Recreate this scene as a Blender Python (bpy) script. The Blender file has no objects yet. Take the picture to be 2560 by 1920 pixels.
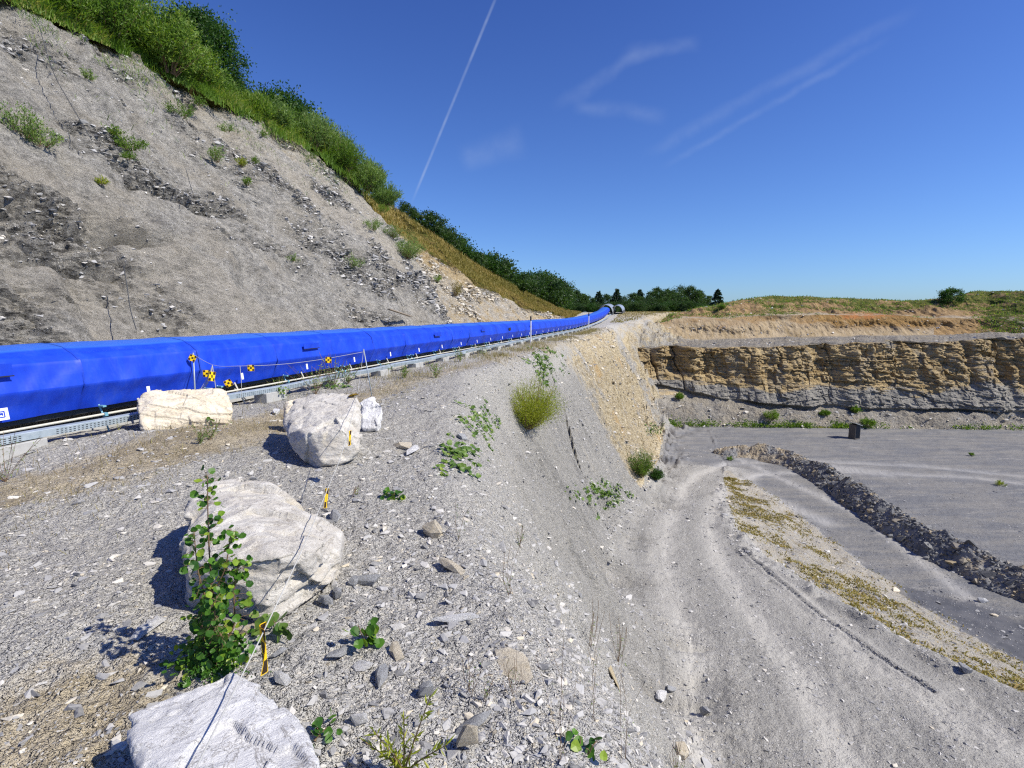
import bpy, bmesh, math, random
import numpy as np
from math import sin, cos, tan, pi, radians, sqrt, atan2, exp
from mathutils import Vector, Matrix
random.seed(7); RG = np.random.default_rng(11)
S = bpy.context.scene
COL = S.collection

# ------------------------------------------------------------------ camera, sky, sun, exposure
EYE = 1.75; PITCH = radians(7.79)
cam = bpy.data.cameras.new('camera'); co = bpy.data.objects.new('camera', cam); COL.objects.link(co)
co.location = (0, 0, EYE); co.rotation_euler = (radians(90) - PITCH, 0, 0)
cam.sensor_width = 36; cam.lens = 18; cam.clip_start = .05; cam.clip_end = 5000
S.camera = co
S.cycles.use_denoising = False; S.cycles.filter_width = 1.25; S.cycles.adaptive_threshold = .006
S.view_settings.view_transform = 'Standard'; S.view_settings.look = 'None'
S.view_settings.exposure = 0.39; S.view_settings.gamma = 1
SUN_EL = radians(46); SUN_AZ = atan2(.945, -.32)      # clockwise from +Y
SDIR = Vector((sin(SUN_AZ)*cos(SUN_EL), cos(SUN_AZ)*cos(SUN_EL), sin(SUN_EL)))
sl = bpy.data.lights.new('sun', 'SUN'); sl.energy = 5.0; sl.angle = radians(.53); sl.color = (1, .94, .83)
so = bpy.data.objects.new('sun', sl); COL.objects.link(so); so.rotation_euler = SDIR.to_track_quat('Z', 'Y').to_euler()

sa, ca = sin(radians(16)), cos(radians(16))
def rayd(x, y):
    a = (x-1280)/1280; u = (960-y)/1280
    return np.array([a, cos(PITCH)+u*sin(PITCH), -sin(PITCH)+u*cos(PITCH)])
def W(x, y, t): return rayd(x, y)*t + np.array([0, 0, EYE])
def onz(x, y, z):
    d = rayd(x, y); return d*((z-EYE)/d[2]) + np.array([0, 0, EYE])
def XY(s, p): return s*sa - p*ca, s*ca + p*sa
def SP(x, y): return x*sa + y*ca, -x*ca + y*sa

class NB:                                                # tiny node-graph helper
    def __init__(s, nt): s.t = nt; s.n = nt.nodes; s.l = nt.links
    def N(s, typ, ins=None, **kw):
        n = s.n.new(typ)
        for k, v in kw.items(): setattr(n, k, v)
        for k, v in (ins or {}).items():
            sk = n.inputs[k]
            if isinstance(v, bpy.types.NodeSocket): s.l.new(v, sk)
            else: sk.default_value = v
        return n
    def m(s, op, a, b=None, c=None, clamp=False):
        ins = {0: a}
        if b is not None: ins[1] = b
        if c is not None: ins[2] = c
        return s.N('ShaderNodeMath', ins, operation=op, use_clamp=clamp).outputs[0]
    def mr(s, v, a, b, c=0., d=1., smooth=True):
        return s.N('ShaderNodeMapRange', {0: v, 1: a, 2: b, 3: c, 4: d}, interpolation_type='SMOOTHSTEP' if smooth else 'LINEAR').outputs[0]
    def mix(s, f, a, b, mode='MIX'):
        n = s.n.new('ShaderNodeMix'); n.data_type = 'RGBA'; n.blend_type = mode
        for i, v in ((0, f), (6, a), (7, b)):
            if isinstance(v, bpy.types.NodeSocket): s.l.new(v, n.inputs[i])
            else: n.inputs[i].default_value = v if i == 0 else (*v, 1) if len(v) == 3 else v
        return n.outputs[2]
    def ramp(s, f, stops, interp='LINEAR'):
        n = s.n.new('ShaderNodeValToRGB'); cr = n.color_ramp; cr.interpolation = interp
        while len(cr.elements) < len(stops): cr.elements.new(.5)
        for e, (p, c) in zip(cr.elements, stops): e.position = p; e.color = (*c, 1)
        s.l.new(f, n.inputs[0]); return n.outputs[0]
    def attr(s, name): return s.N('ShaderNodeAttribute', attribute_name=name).outputs['Fac']
    def noise(s, vec, sc, det=4, rough=.6, dist=0): return s.N('ShaderNodeTexNoise', {'Vector': vec, 'Scale': sc, 'Detail': det, 'Roughness': rough, 'Distortion': dist}).outputs[0]
    def vor(s, vec, sc, feature='F1', rnd=1.): return s.N('ShaderNodeTexVoronoi', {'Vector': vec, 'Scale': sc, 'Randomness': rnd}, feature=feature)
    def scale(s, vec, v): return s.N('ShaderNodeVectorMath', {0: vec, 1: v}, operation='MULTIPLY').outputs[0]

w = bpy.data.worlds.new('World'); S.world = w; w.use_nodes = True
b = NB(w.node_tree); b.n.clear()
sky = b.N('ShaderNodeTexSky', sky_type='NISHITA', sun_disc=False, sun_elevation=SUN_EL, sun_rotation=SUN_AZ, altitude=300, air_density=1.0, dust_density=.6, ozone_density=3.2)
dirv = b.N('ShaderNodeTexCoord').outputs['Generated']
dn = b.N('ShaderNodeVectorMath', {0: dirv}, operation='NORMALIZE').outputs[0]
elev = b.N('ShaderNodeSeparateXYZ', {0: dn}).outputs[2]
skyc = b.mix(1., sky.outputs[0], b.mix(b.mr(elev, .0, .62, 0, 1, False), (.47, .665, .98), (.29, .43, .90)), 'MULTIPLY')
def streak(p0, p1, wdt, strength, nz=None, seed=0, edge=.0):
    a = Vector(rayd(*p0)).normalized(); c = Vector(rayd(*p1)).normalized()
    n = a.cross(c).normalized(); mid = (a+c).normalized(); tv = n.cross(mid).normalized(); half = abs((c-mid).dot(tv))
    dv = b.N('ShaderNodeVectorMath', {0: dn, 1: n}, operation='DOT_PRODUCT').outputs['Value']
    if nz:
        q = b.noise(b.scale(dn, (nz, nz, nz)), 1.0, 3, .5); dv = b.m('ADD', dv, b.m('MULTIPLY', b.m('SUBTRACT', q, .5), wdt*2.2))
    f = b.mr(b.m('ABSOLUTE', dv), wdt, wdt*edge, 0, 1)
    al = b.N('ShaderNodeVectorMath', {0: dn, 1: tv}, operation='DOT_PRODUCT').outputs['Value']
    g = b.mr(b.m('ABSOLUTE', al), half, half*.6, 0, 1)
    fw = b.N('ShaderNodeVectorMath', {0: dn, 1: mid}, operation='DOT_PRODUCT').outputs['Value']
    r = b.m('MULTIPLY', b.m('MULTIPLY', f, g), b.m('GREATER_THAN', fw, .2))
    q2 = b.mr(b.noise(dn, 9+seed, 4, .65), .3, .7, .35, 1)
    return b.m('MULTIPLY', b.m('MULTIPLY', r, q2), strength)
fs = [streak((1262, -60), (1024, 520), .0034, .34, None, 3, .1), streak((2330, 0), (1590, 400), .015, .10, 14, 5), streak((2250, 80), (1640, 425), .009, .10, 16, 8),
      streak((1650, 110), (1370, 275), .016, .12, 13, 1), streak((1540, 145), (1760, 110), .018, .12, 12, 2), streak((1420, 265), (1680, 290), .018, .10, 9, 4), streak((1140, 400), (1320, 340), .03, .10, 6, 6)]
tot = fs[0]
for f in fs[1:]: tot = b.m('ADD', tot, f)
skyc = b.mix(b.m('MINIMUM', tot, .8), skyc, (3.6, 4.3, 5.6))
bg = b.N('ShaderNodeBackground', {'Color': skyc, 'Strength': .118})
b.l.new(bg.outputs[0], b.N('ShaderNodeOutputWorld').inputs[0])

# ------------------------------------------------------------------ helpers
def tag(o, label=None, cat=None, group=None, kind=None):
    if label: o['label'] = label
    if cat: o['category'] = cat
    if group: o['group'] = group
    if kind: o['kind'] = kind
    return o
def empty(name, loc, label, cat, group=None, rz=0):
    o = bpy.data.objects.new(name, None); COL.objects.link(o); o.location = loc; o.rotation_euler.z = rz; o.empty_display_size = .2
    return tag(o, label, cat, group)
def mk(name, V, F, mat, parent=None, attrs=None, smooth=False, origin=None):
    V = np.asarray(V, dtype=np.float64).reshape(-1, 3)
    if origin is not None: V = V - np.array(origin)
    me = bpy.data.meshes.new(name)
    if isinstance(F, np.ndarray): F = [F]
    if F and isinstance(F[0], np.ndarray):
        tot = sum(f.size for f in F); npol = sum(len(f) for f in F)
        me.vertices.add(len(V)); me.vertices.foreach_set('co', V.astype(np.float32).ravel())
        me.loops.add(tot); me.polygons.add(npol)
        me.loops.foreach_set('vertex_index', np.concatenate([f.ravel() for f in F]).astype(np.int32))
        cnt = np.concatenate([np.full(len(f), f.shape[1]) for f in F])
        me.polygons.foreach_set('loop_start', np.concatenate([[0], np.cumsum(cnt)[:-1]]).astype(np.int32))
        me.polygons.foreach_set('loop_total', cnt.astype(np.int32))
        me.update(calc_edges=True)
    else:
        me.from_pydata([tuple(v) for v in V], [], [tuple(int(i) for i in f) for f in F]); me.update()
    me.polygons.foreach_set('use_smooth', np.full(len(me.polygons), bool(smooth)))
    for k, a in (attrs or {}).items():
        at = me.attributes.new(k, 'FLOAT', 'POINT'); at.data.foreach_set('value', np.asarray(a, dtype=np.float32).ravel())
    me.materials.append(mat)
    o = bpy.data.objects.new(name, me); COL.objects.link(o)
    if origin is not None: o.location = tuple(origin)
    if parent is not None: o.parent = parent
    return o
def copy_tree(o, parent=None):
    c = o.copy(); COL.objects.link(c); c.parent = parent
    for ch in [q for q in bpy.data.objects if q.parent == o]: copy_tree(ch, c)
    return c

def hsh(*ix, seed=0):
    h = np.full(np.broadcast(*ix).shape, (seed*2654435761+12345) & 0xffffffff, dtype=np.uint64)
    for k, i in zip((374761393, 668265263, 2147483647, 1274126177), ix):
        h = (h ^ ((np.asarray(i).astype(np.int64) & 0xffffffff).astype(np.uint64)*np.uint64(k))) & np.uint64(0xffffffff)
        h = ((h ^ (h >> np.uint64(15)))*np.uint64(2246822519)) & np.uint64(0xffffffff)
        h = ((h ^ (h >> np.uint64(13)))*np.uint64(3266489917)) & np.uint64(0xffffffff)
    return ((h ^ (h >> np.uint64(16))).astype(np.float64))/4294967296.
def vn2(x, y, seed=0):
    ix, iy = np.floor(x), np.floor(y); fx, fy = x-ix, y-iy
    fx = fx*fx*fx*(fx*(fx*6-15)+10); fy = fy*fy*fy*(fy*(fy*6-15)+10)
    a = hsh(ix, iy, seed=seed); c = hsh(ix+1, iy, seed=seed); d = hsh(ix, iy+1, seed=seed); e = hsh(ix+1, iy+1, seed=seed)
    return ((a*(1-fx)+c*fx)*(1-fy)+(d*(1-fx)+e*fx)*fy)*2-1
def vn3(x, y, z, seed=0):
    iz = np.floor(z); fz = z-iz; fz = fz*fz*(3-2*fz)
    ix, iy = np.floor(x), np.floor(y); fx, fy = x-ix, y-iy; fx = fx*fx*(3-2*fx); fy = fy*fy*(3-2*fy)
    r = 0
    for dz, wz in ((0, 1-fz), (1, fz)):
        a = hsh(ix, iy, iz+dz, seed=seed); c = hsh(ix+1, iy, iz+dz, seed=seed); d = hsh(ix, iy+1, iz+dz, seed=seed); e = hsh(ix+1, iy+1, iz+dz, seed=seed)
        r = r + wz*((a*(1-fx)+c*fx)*(1-fy)+(d*(1-fx)+e*fx)*fy)
    return r*2-1
def fb2(x, y, o=4, seed=0, g=.5):
    r = 0; a = 1; f = 1
    for i in range(o): r = r + a*vn2(x*f+i*17.3, y*f-i*9.1, seed+i); a *= g; f *= 2.03
    return r
def fb3(x, y, z, o=4, seed=0, g=.5):
    r = 0; a = 1; f = 1
    for i in range(o): r = r + a*vn3(x*f+i*17.3, y*f-i*9.1, z*f+i*4.7, seed+i); a *= g; f *= 2.03
    return r
def sm(x, a, c): t = np.clip((x-a)/(c-a), 0, 1); return t*t*(3-2*t)
def seg_dist(x, y, pts):                                  # distance to a polyline, signed side, and arc parameter
    best = np.full(np.shape(x), 1e9); side = np.zeros(np.shape(x)); par = np.zeros(np.shape(x)); L = 0
    for (x0, y0), (x1, y1) in zip(pts[:-1], pts[1:]):
        dx, dy = x1-x0, y1-y0; l = sqrt(dx*dx+dy*dy); t = np.clip(((x-x0)*dx+(y-y0)*dy)/l/l, 0, 1)
        d = np.hypot(x-x0-t*dx, y-y0-t*dy); m = d < best
        best = np.where(m, d, best); side = np.where(m, np.sign(dx*(y-y0)-dy*(x-x0)), side); par = np.where(m, L+t*l, par); L += l
    return best, side, par
def I(v, xs, ys): return np.interp(v, xs, ys)

# ------------------------------------------------------------------ terrain shape (s along the conveyor, p to its left)
def z0(s): return I(s, [0, 50, 58, 70, 80, 86, 95, 130], [0, 0, .15, .5, 1.0, 1.6, 2.0, 2.2])
def p_edge(s): return I(s, [-12, -3, 0, 2, 4.2, 9, 14.5, 22, 30, 42, 51, 57, 66, 74, 84, 100, 130], [-4, -1.6, -.7, .5, 2.0, 4.0, 5.5, 6.2, 6.5, 6.4, 6.3, 6.3, 6.3, 5.6, 3.0, -3, -12])
def p_toe(s): return I(s, [-12, 0, 4, 8.6, 15, 20, 25, 39, 53, 58, 62, 75], [-9, -4.6, -2.3, -.6, 1.1, 1.7, 1.3, .1, -.7, -1.0, -1.6, -5])
def zroad(s): return np.maximum(-11, -4.4-.16*np.maximum(s, -6))
def p_top(s): return I(s, [-10, 0, 8, 13, 14, 15.3, 17.9, 21.4, 25.7, 34.3, 41, 46], [-30, -19, -11.5, -7.9, -7.1, -6.4, -5.5, -4.4, -3.9, -4.5, -5.2, -5.6])
def p_bot(s): return I(s, [-10, 0, 13, 22, 23.8, 26.7, 29, 36, 45, 50], [-42, -30, -19, -13.5, -12.6, -11.6, -10.7, -9.2, -6.1, -5.9])
TRK = [[(-.9, 8), (-1.2, 12), (-.7, 16), (-.6, 20), (-.8, 25), (-1.7, 31), (-2.3, 37), (-3.3, 42), (-6, 46), (-12, 49), (-22, 50), (-45, 46)],
       [(-3.4, 8), (-3.4, 12), (-2.9, 16), (-2.6, 20), (-2.7, 25), (-3.6, 31), (-4.3, 36), (-5.4, 40), (-8, 43.6), (-14, 46.4), (-24, 47.4), (-45, 43)]]
TRK = [[XY(s, p) for p, s in T] for T in TRK]
SCAR = [tuple(onz(*q)[:2]) for q in ((1425, 1234, -7.0), (1445, 1262, -7.2), (1468, 1285, -7.4), (1509, 1303, -8.2))]
RUT = [(1850, 1400, -8.3), (1960, 1490, -7.6), (2060, 1560, -7.0), (2156, 1620, -6.75), (2250, 1680, -6.5), (2333, 1729, -6.3)]
RUT = [tuple(onz(*q)[:2]) for q in RUT]
def ground(x, y, fine=True):
    x = np.asarray(x, float); y = np.asarray(y, float); s, p = SP(x, y)
    q = np.hypot(x, y)
    wv = fb2(x/5, y/5, 3, 5)*.5*sm(s, 5, 16)
    pe = p_edge(s)+wv; pt = p_toe(s)+.6*fb2(x/4, y/4, 2, 8)*sm(s, 8, 16)
    zt = np.minimum(zroad(s), -4.4)
    pb = p_bot(s); ptp = p_top(s)+.35*fb2(x/1.7, y/1.7, 3, 12)
    e = np.clip((ptp-p)/np.maximum(ptp-pb, .3), 0, 1)
    e = e*.75+.25*e*e*(3-2*e)
    low = zt+(-11-zt)*e
    low = np.where(y > 66, low+(-2.6-low)*sm(y, 66, 68), low)
    low = low+sm(y, 96, 112)*4.4
    wq = (pe-p)/(pe-pt)
    ww = np.clip(wq, 0, 1.6)
    # rounded crest, straight face, concave foot
    k = .12
    f = np.where(ww < k*2, ww*ww/(4*k), ww-k); f = f/(1-k)
    f = np.where(f > .82, .82+(1-np.exp(-(f-.82)/.18*1.0))*.18*1.0, f)
    f = np.clip(f, 0, 1)
    zt_at = np.where(y > 66, -11+(8.4)*sm(y, 66, 68), zroad(I(p, [0, 1], [0, 0])+s)); zt_at = np.where(y > 96, zt_at+sm(y, 96, 112)*4.4, zt_at)
    up = z0(s)
    z = up+(zt_at-up)*f
    z = np.where(wq > 1.0, np.minimum(z, z*0+low+(z-zt_at)), z)
    z = np.where(p < pt-.0, low+(zt_at-zt_at)*0+np.maximum(0, (1-f))*(up-zt_at)*np.exp(-(pt-p)*.9), z)
    face = sm(ww, .08, .35)*(1-sm(ww, .95, 1.5))*(s > -2)
    flat = 1-face
    if fine:
        A = np.clip(q/12, .25, 1)
        rill = np.abs(fb2(s/1.3+.25*p, p/7, 4, 31)); rill2 = fb2(s/.32+.5*p, p/3.2, 3, 41)
        z = z+face*A*(-.50*rill+.16*fb2(s/3, p/4, 2, 51)*2+.11*rill2)
        rocky = sm(s, 26, 48)*face
        blk = np.floor((z+fb2(s/2, p/2, 2, 61)*.5)/.5)*.5
        z = z+rocky*(.5*fb2(s/1.1, p/1.1, 4, 71, .6)+.6*np.clip(blk-z, -.5, .5)*sm(fb2(s/4, p/4, 2, 75), -.3, 0)+.25*(hsh(np.floor(s/.8+.6*fb2(x, y, 2, 3)), np.floor(z/.45), seed=8)-.5)*sm(s, 40, 52))
        z = z+flat*(.035*fb2(x/1.3, y/1.3, 3, 81)+.012*fb2(x/.18, y/.18, 3, 91)*np.clip(1.4-q/40, 0, 1))
        nw = fb3(x/.11, y/.11, z/.11, 2, 95)
        z = z+np.where(q < 14, .014*nw*(1+face), 0)+face*.035*fb2(x/.35, y/.35, 3, 98, .65)+sm(q, 9, 14)*.012*fb2(x/.22, y/.22, 2, 99)
        # plateau: loose spoil edge, small mounds
        emb = sm(e, .02, .1)*(1-sm(e, .92, 1))
        z = z+emb*(.12*fb2(x/.9, y/.9, 4, 101))
        edge = np.exp(-((p-ptp-.35)/.45)**2)*(s > 6)*(s < 40); z = z+edge*(.13+.1*fb2(x/.6, y/.6, 3, 111))
        for T in TRK: d, sd, _ = seg_dist(x, y, T); z = z-.06*np.exp(-(d/.5)**2)*(z < -3)
        d, sd, par = seg_dist(x, y, RUT); z = z+(.05*np.exp(-((d-.12)/.1)**2)-.06*np.exp(-(d/.07)**2))*(z < -3)
        d, sd, par = seg_dist(x, y, SCAR); z = z-.5*np.where(sd < 0, 1, 0)*np.exp(-d/.8)*sm(s, 12, 16)
    mx, my = XY(5.4, 6.3); z = z+.13*np.exp(-(((x-mx)/1.5)**2+((y-my)/.9)**2))
    z = z+.05*np.exp(-((x+1.2)**2+(y-2.4)**2)/.3)
    return z
def gz(x, y): return float(ground(np.array([x]), np.array([y]))[0])

# hillside: face rises from toe p=11.5, crest height hc(s)
def hc(s): return I(s, [-20, 30, 34, 38, 45, 47, 50, 53, 57.6, 64.5, 73, 79, 89, 96], [13.8, 14.1, 13.8, 12.6, 12.3, 11.8, 10.6, 9.6, 7.7, 6.0, 3.9, 2.7, 2.1, 2.0])
TN = 1.07
def hill(s, h):                                            # base point for station s, height h above z=0
    z = h
    sedge = 31.5+h*.5
    back = 2.6*sm(s, sedge-.3, sedge+1.6)*(1-.5*sm(s, 60, 85))
    p = 11.5+h/TN+back
    return p, z
def hill_pt(s, fr):                                        # fr 0..1 along the face
    h = hc(s)*fr; p, z = hill(s, h); x, y = XY(s, p); return x, y, z, p

def wall_prof(x):                                          # coarse profile of the far quarry wall at column x: (y, z) points
    x = np.asarray(x, float)
    yb = 57.4-.05*(x-17.7); d = I(x, [10, 18, 22, 30, 34, 45, 55, 90], [6, 6, 5, 3.4, 2.8, 2.8, 2.6, 2.6])+.5*fb2(x/6, x*0, 2, 4)
    zt = -11+.62*d; yc = yb+d
    zc = I(x, [10, 18, 24, 36, 60, 100], [-2.5, -2.45, -2.35, -1.9, -1.1, -.9])+.22*fb2(x/2.2, x*0, 4, 6)
    y2 = yc+2.9; ybn = I(x, [10, 20, 40, 55, 62, 100], [75, 79, 84, 85, 79, 76]); zbn = I(x, [10, 22, 45, 60, 75, 100], [-2.3, -2.3, -1.9, -1.6, .3, 2.0])
    zp = I(x, [10, 16, 20, 27, 36, 50, 56, 62, 75, 100], [-.6, .35, .9, 1.45, 1.6, 1.3, .6, .2, 1.2, 2.4])+.25*fb2(x/4, x*0, 3, 9); yp = ybn+(zp-zbn)*1.05
    zt2 = I(x, [8, 18, 22, 28, 30, 36, 47, 49.5, 53, 58, 63, 66.5, 74, 80, 86, 96, 120, 170], [1.3, 1.6, 2.8, 4.6, 5.0, 4.8, 4.1, 4.5, 5.9, 6.0, 5.2, 4.3, 4.2, 4.4, 4.3, 4.8, 5.2, 5])+.15*fb2(x/2, x*0, 3, 19)
    yt = yp+8+.4*(zt2-zp)
    return yb, yc, zt, y2, zc, ybn, zbn, yp, zp, yt, zt2

# ------------------------------------------------------------------ materials
def newmat(name):
    m = bpy.data.materials.new(name); m.use_nodes = True; nb = NB(m.node_tree); nb.n.clear()
    o = nb.N('ShaderNodeOutputMaterial'); return m, nb, o
def fin(nb, o, col, rough=.9, normal=None, spec=.25, **kw):
    ins = {'Base Color': col if isinstance(col, bpy.types.NodeSocket) else (*col, 1), 'Roughness': rough, 'Specular IOR Level': spec}
    ins.update(kw)
    if normal is not None: ins['Normal'] = normal
    p = nb.N('ShaderNodeBsdfPrincipled', ins); nb.l.new(p.outputs[0], o.inputs[0]); return p
def bump(nb, h, dist, st=1., nrm=None):
    ins = {'Height': h, 'Distance': dist, 'Strength': st}
    if nrm is not None: ins['Normal'] = nrm
    return nb.N('ShaderNodeBump', ins).outputs[0]
GREY = [(0, (.14, .142, .145)), (.14, (.27, .27, .275)), (.40, (.38, .38, .378)), (.66, (.47, .46, .44)), (.84, (.58, .56, .52)), (.95, (.55, .48, .35)), (1, (.66, .63, .58))]
def pebble(nb, P, sc):
    v = nb.vor(P, sc); f = nb.N('ShaderNodeSeparateColor', {0: v.outputs['Color']}).outputs[0]
    return f, v.outputs['Distance']
def mat_gravel():
    m, nb, o = newmat('gravel_ground'); P = nb.N('ShaderNodeNewGeometry').outputs['Position']
    n0 = nb.noise(P, 1.2, 5, .65); n1 = nb.noise(P, .18, 4, .6)
    wob = nb.N('ShaderNodeVectorMath', {0: P, 1: nb.scale(nb.N('ShaderNodeTexNoise', {'Vector': P, 'Scale': 18}).outputs[1], (.05, .05, .05))}, operation='ADD').outputs[0]
    f1, d1 = pebble(nb, wob, 62); f2, d2 = pebble(nb, wob, 24); f3, d3 = pebble(nb, nb.scale(wob, (1, 1, 1.6)), 9); f4, d4 = pebble(nb, P, 150)
    sel2 = nb.mr(d2, .38, .30); sel3 = nb.m('MULTIPLY', nb.mr(d3, .30, .24), nb.m('GREATER_THAN', f3, .62))
    sel2 = nb.m('MULTIPLY', sel2, nb.m('GREATER_THAN', nb.m('ADD', f2, nb.m('MULTIPLY', n0, .6)), .78))
    base = nb.mix(.5, nb.ramp(f1, GREY), nb.ramp(f4, GREY))
    c = nb.mix(.42, base, (.50, .496, .475))
    c = nb.mix(nb.m('MULTIPLY', sel2, .75), c, nb.ramp(nb.m('FRACT', nb.m('MULTIPLY', f2, 7.3)), GREY))
    c = nb.mix(nb.m('MULTIPLY', sel3, .6), c, nb.ramp(nb.m('FRACT', nb.m('MULTIPLY', f3, 11.3)), GREY))
    c = nb.mix(nb.mr(n1, .35, .7, 0, .35), c, (.47, .455, .42))
    big = nb.noise(P, .55, 6, .7)
    c = nb.mix(nb.mr(big, .45, .75, 0, .3), c, (.27, .275, .285))
    spk = nb.noise(P, 33, 3, .8); spk2 = nb.noise(nb.scale(P, (1, 1, 1.5)), 9, 4, .85)
    # zones
    cmb = nb.N('ShaderNodeCombineXYZ', {0: nb.m('MULTIPLY', nb.attr('cu'), 2.2), 1: nb.m('MULTIPLY', nb.attr('cs'), .16)}).outputs[0]; lane = nb.noise(cmb, 1., 5, .65); cmf = nb.N('ShaderNodeCombineXYZ', {0: nb.m('MULTIPLY', nb.attr('cs'), 1.6), 1: nb.m('MULTIPLY', nb.attr('cu'), .3)}).outputs[0]; rill = nb.noise(cmf, 1., 6, .7)
    rd = nb.attr('road'); tr = nb.attr('track'); fc = nb.attr('face'); cr = nb.attr('cream'); br = nb.attr('dry'); fl = nb.attr('floor')
    st = nb.noise(nb.scale(P, (1, 1, .35)), 3.2, 6, .75)
    c = nb.mix(nb.m('MULTIPLY', rd, .55), c, (.245, .243, .236)); c = nb.mix(nb.m('MULTIPLY', rd, nb.mr(lane, .50, .66, 0, .7)), c, (.43, .42, .395)); c = nb.mix(nb.m('MULTIPLY', rd, nb.mr(lane, .36, .46, .45, 0)), c, (.19, .19, .19))
    trn = nb.m('MULTIPLY', tr, nb.mr(nb.noise(cmb, 2.5, 6, .75), .3, .6, .25, .95))
    c = nb.mix(nb.m('MULTIPLY', trn, .8), c, (.46, .45, .425))
    fln = nb.noise(nb.scale(P, (.22, 1.0, 1)), .9, 6, .72)
    flc = nb.mix(nb.mr(fln, .38, .62), (.092, .099, .114), (.165, .160, .150))
    flc = nb.mix(nb.mr(nb.noise(nb.scale(P, (.15, .9, 1)), 1.9, 7, .75), .56, .66, 0, .8), flc, (.25, .24, .22))
    flc = nb.mix(.18, flc, nb.ramp(f2, GREY))
    c = nb.mix(nb.m('MULTIPLY', fl, nb.m('SUBTRACT', 1., trn)), c, flc)
    frn = nb.noise(P, 4.5, 6, .8)
    fcc = nb.mix(nb.mr(frn, .35, .7), (.25, .25, .248), (.47, .46, .435))
    fcc = nb.mix(.35, fcc, c); fcc = nb.mix(nb.mr(rill, .36, .48, .6, 0), fcc, (.20, .20, .20)); fcc = nb.mix(nb.mr(rill, .54, .68, 0, .6), fcc, (.50, .475, .42))
    c = nb.mix(nb.m('MULTIPLY', fc, .8), c, fcc)
    crn = nb.mr(nb.m('ADD', cr, nb.m('MULTIPLY', nb.m('SUBTRACT', nb.noise(P, 1.1, 6, .75), .5), 1.1)), .35, .75)
    crc = nb.mix(nb.mr(frn, .34, .62), (.26, .20, .11), (.62, .54, .38)); crc = nb.mix(nb.mr(nb.noise(nb.scale(P, (1, 1, 2.)), 2.3, 6, .85), .30, .41, .8, 0), crc, (.10, .085, .06))
    crc = nb.mix(nb.mr(nb.noise(P, .3, 3, .6), .58, .70, 0, .6), crc, (.52, .34, .13)); crc = nb.mix(nb.mr(nb.noise(nb.scale(P, (1, 1, .6)), .6, 6, .8), .55, .64, 0, .85), crc, (.38, .37, .35))
    c = nb.mix(crn, c, crc)
    brn = nb.mr(nb.m('ADD', br, nb.m('MULTIPLY', nb.m('SUBTRACT', nb.noise(P, 5, 6, .75), .5), 1.3)), .4, .9)
    c = nb.mix(nb.m('MULTIPLY', brn, .75), c, nb.mix(nb.mr(n0, .4, .6), (.34, .275, .16), (.47, .40, .275)))
    c = nb.mix(nb.m('MULTIPLY', nb.mr(spk, .30, .42, 1, 0), .6), c, (.12, .12, .125)); c = nb.mix(nb.m('MULTIPLY', nb.mr(spk2, .60, .72), .5), c, (.60, .59, .56))
    wt = nb.attr('wet'); c = nb.mix(nb.m('MULTIPLY', wt, .88), c, nb.mix(nb.mr(n0, .4, .6), (.075, .077, .082), (.105, .105, .108)))
    c = nb.mix(nb.m('SUBTRACT', 1., fl), c, nb.mix(1., c, (1.0, .985, .94), 'MULTIPLY'))
    inv = lambda v: nb.m('SUBTRACT', 1., v)
    h = nb.m('ADD', nb.m('MULTIPLY', inv(d1), .35), nb.m('MULTIPLY', inv(d2), 1.0)); h = nb.m('ADD', h, nb.m('MULTIPLY', inv(d3), 1.1)); h = nb.m('ADD', h, nb.m('MULTIPLY', inv(d4), .2))
    amp = nb.m('SUBTRACT', 1., nb.m('MULTIPLY', fl, .6)); amp = nb.m('SUBTRACT', amp, nb.m('MULTIPLY', tr, .4)); amp = nb.m('SUBTRACT', amp, nb.m('MULTIPLY', rd, .25))
    amp = nb.m('MULTIPLY', amp, nb.m('SUBTRACT', 1., nb.m('MULTIPLY', wt, .9)))
    nr = bump(nb, nb.m('MULTIPLY', nb.m('ADD', nb.m('MULTIPLY', spk2, 1.6), spk), amp), .07, .75)
    nr = bump(nb, nb.m('MULTIPLY', h, amp), .026, .9, nr)
    nr = bump(nb, nb.m('ADD', frn, nb.m('MULTIPLY', nb.vor(nb.scale(P, (1, 1, 1.3)), 3.1, 'DISTANCE_TO_EDGE').outputs[0], .4)), .26, nb.m('ADD', nb.m('MULTIPLY', fc, .75), .08), nr)
    fin(nb, o, c, nb.mr(wt, 0, 1, .92, .5), nr, .18); return m
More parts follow.
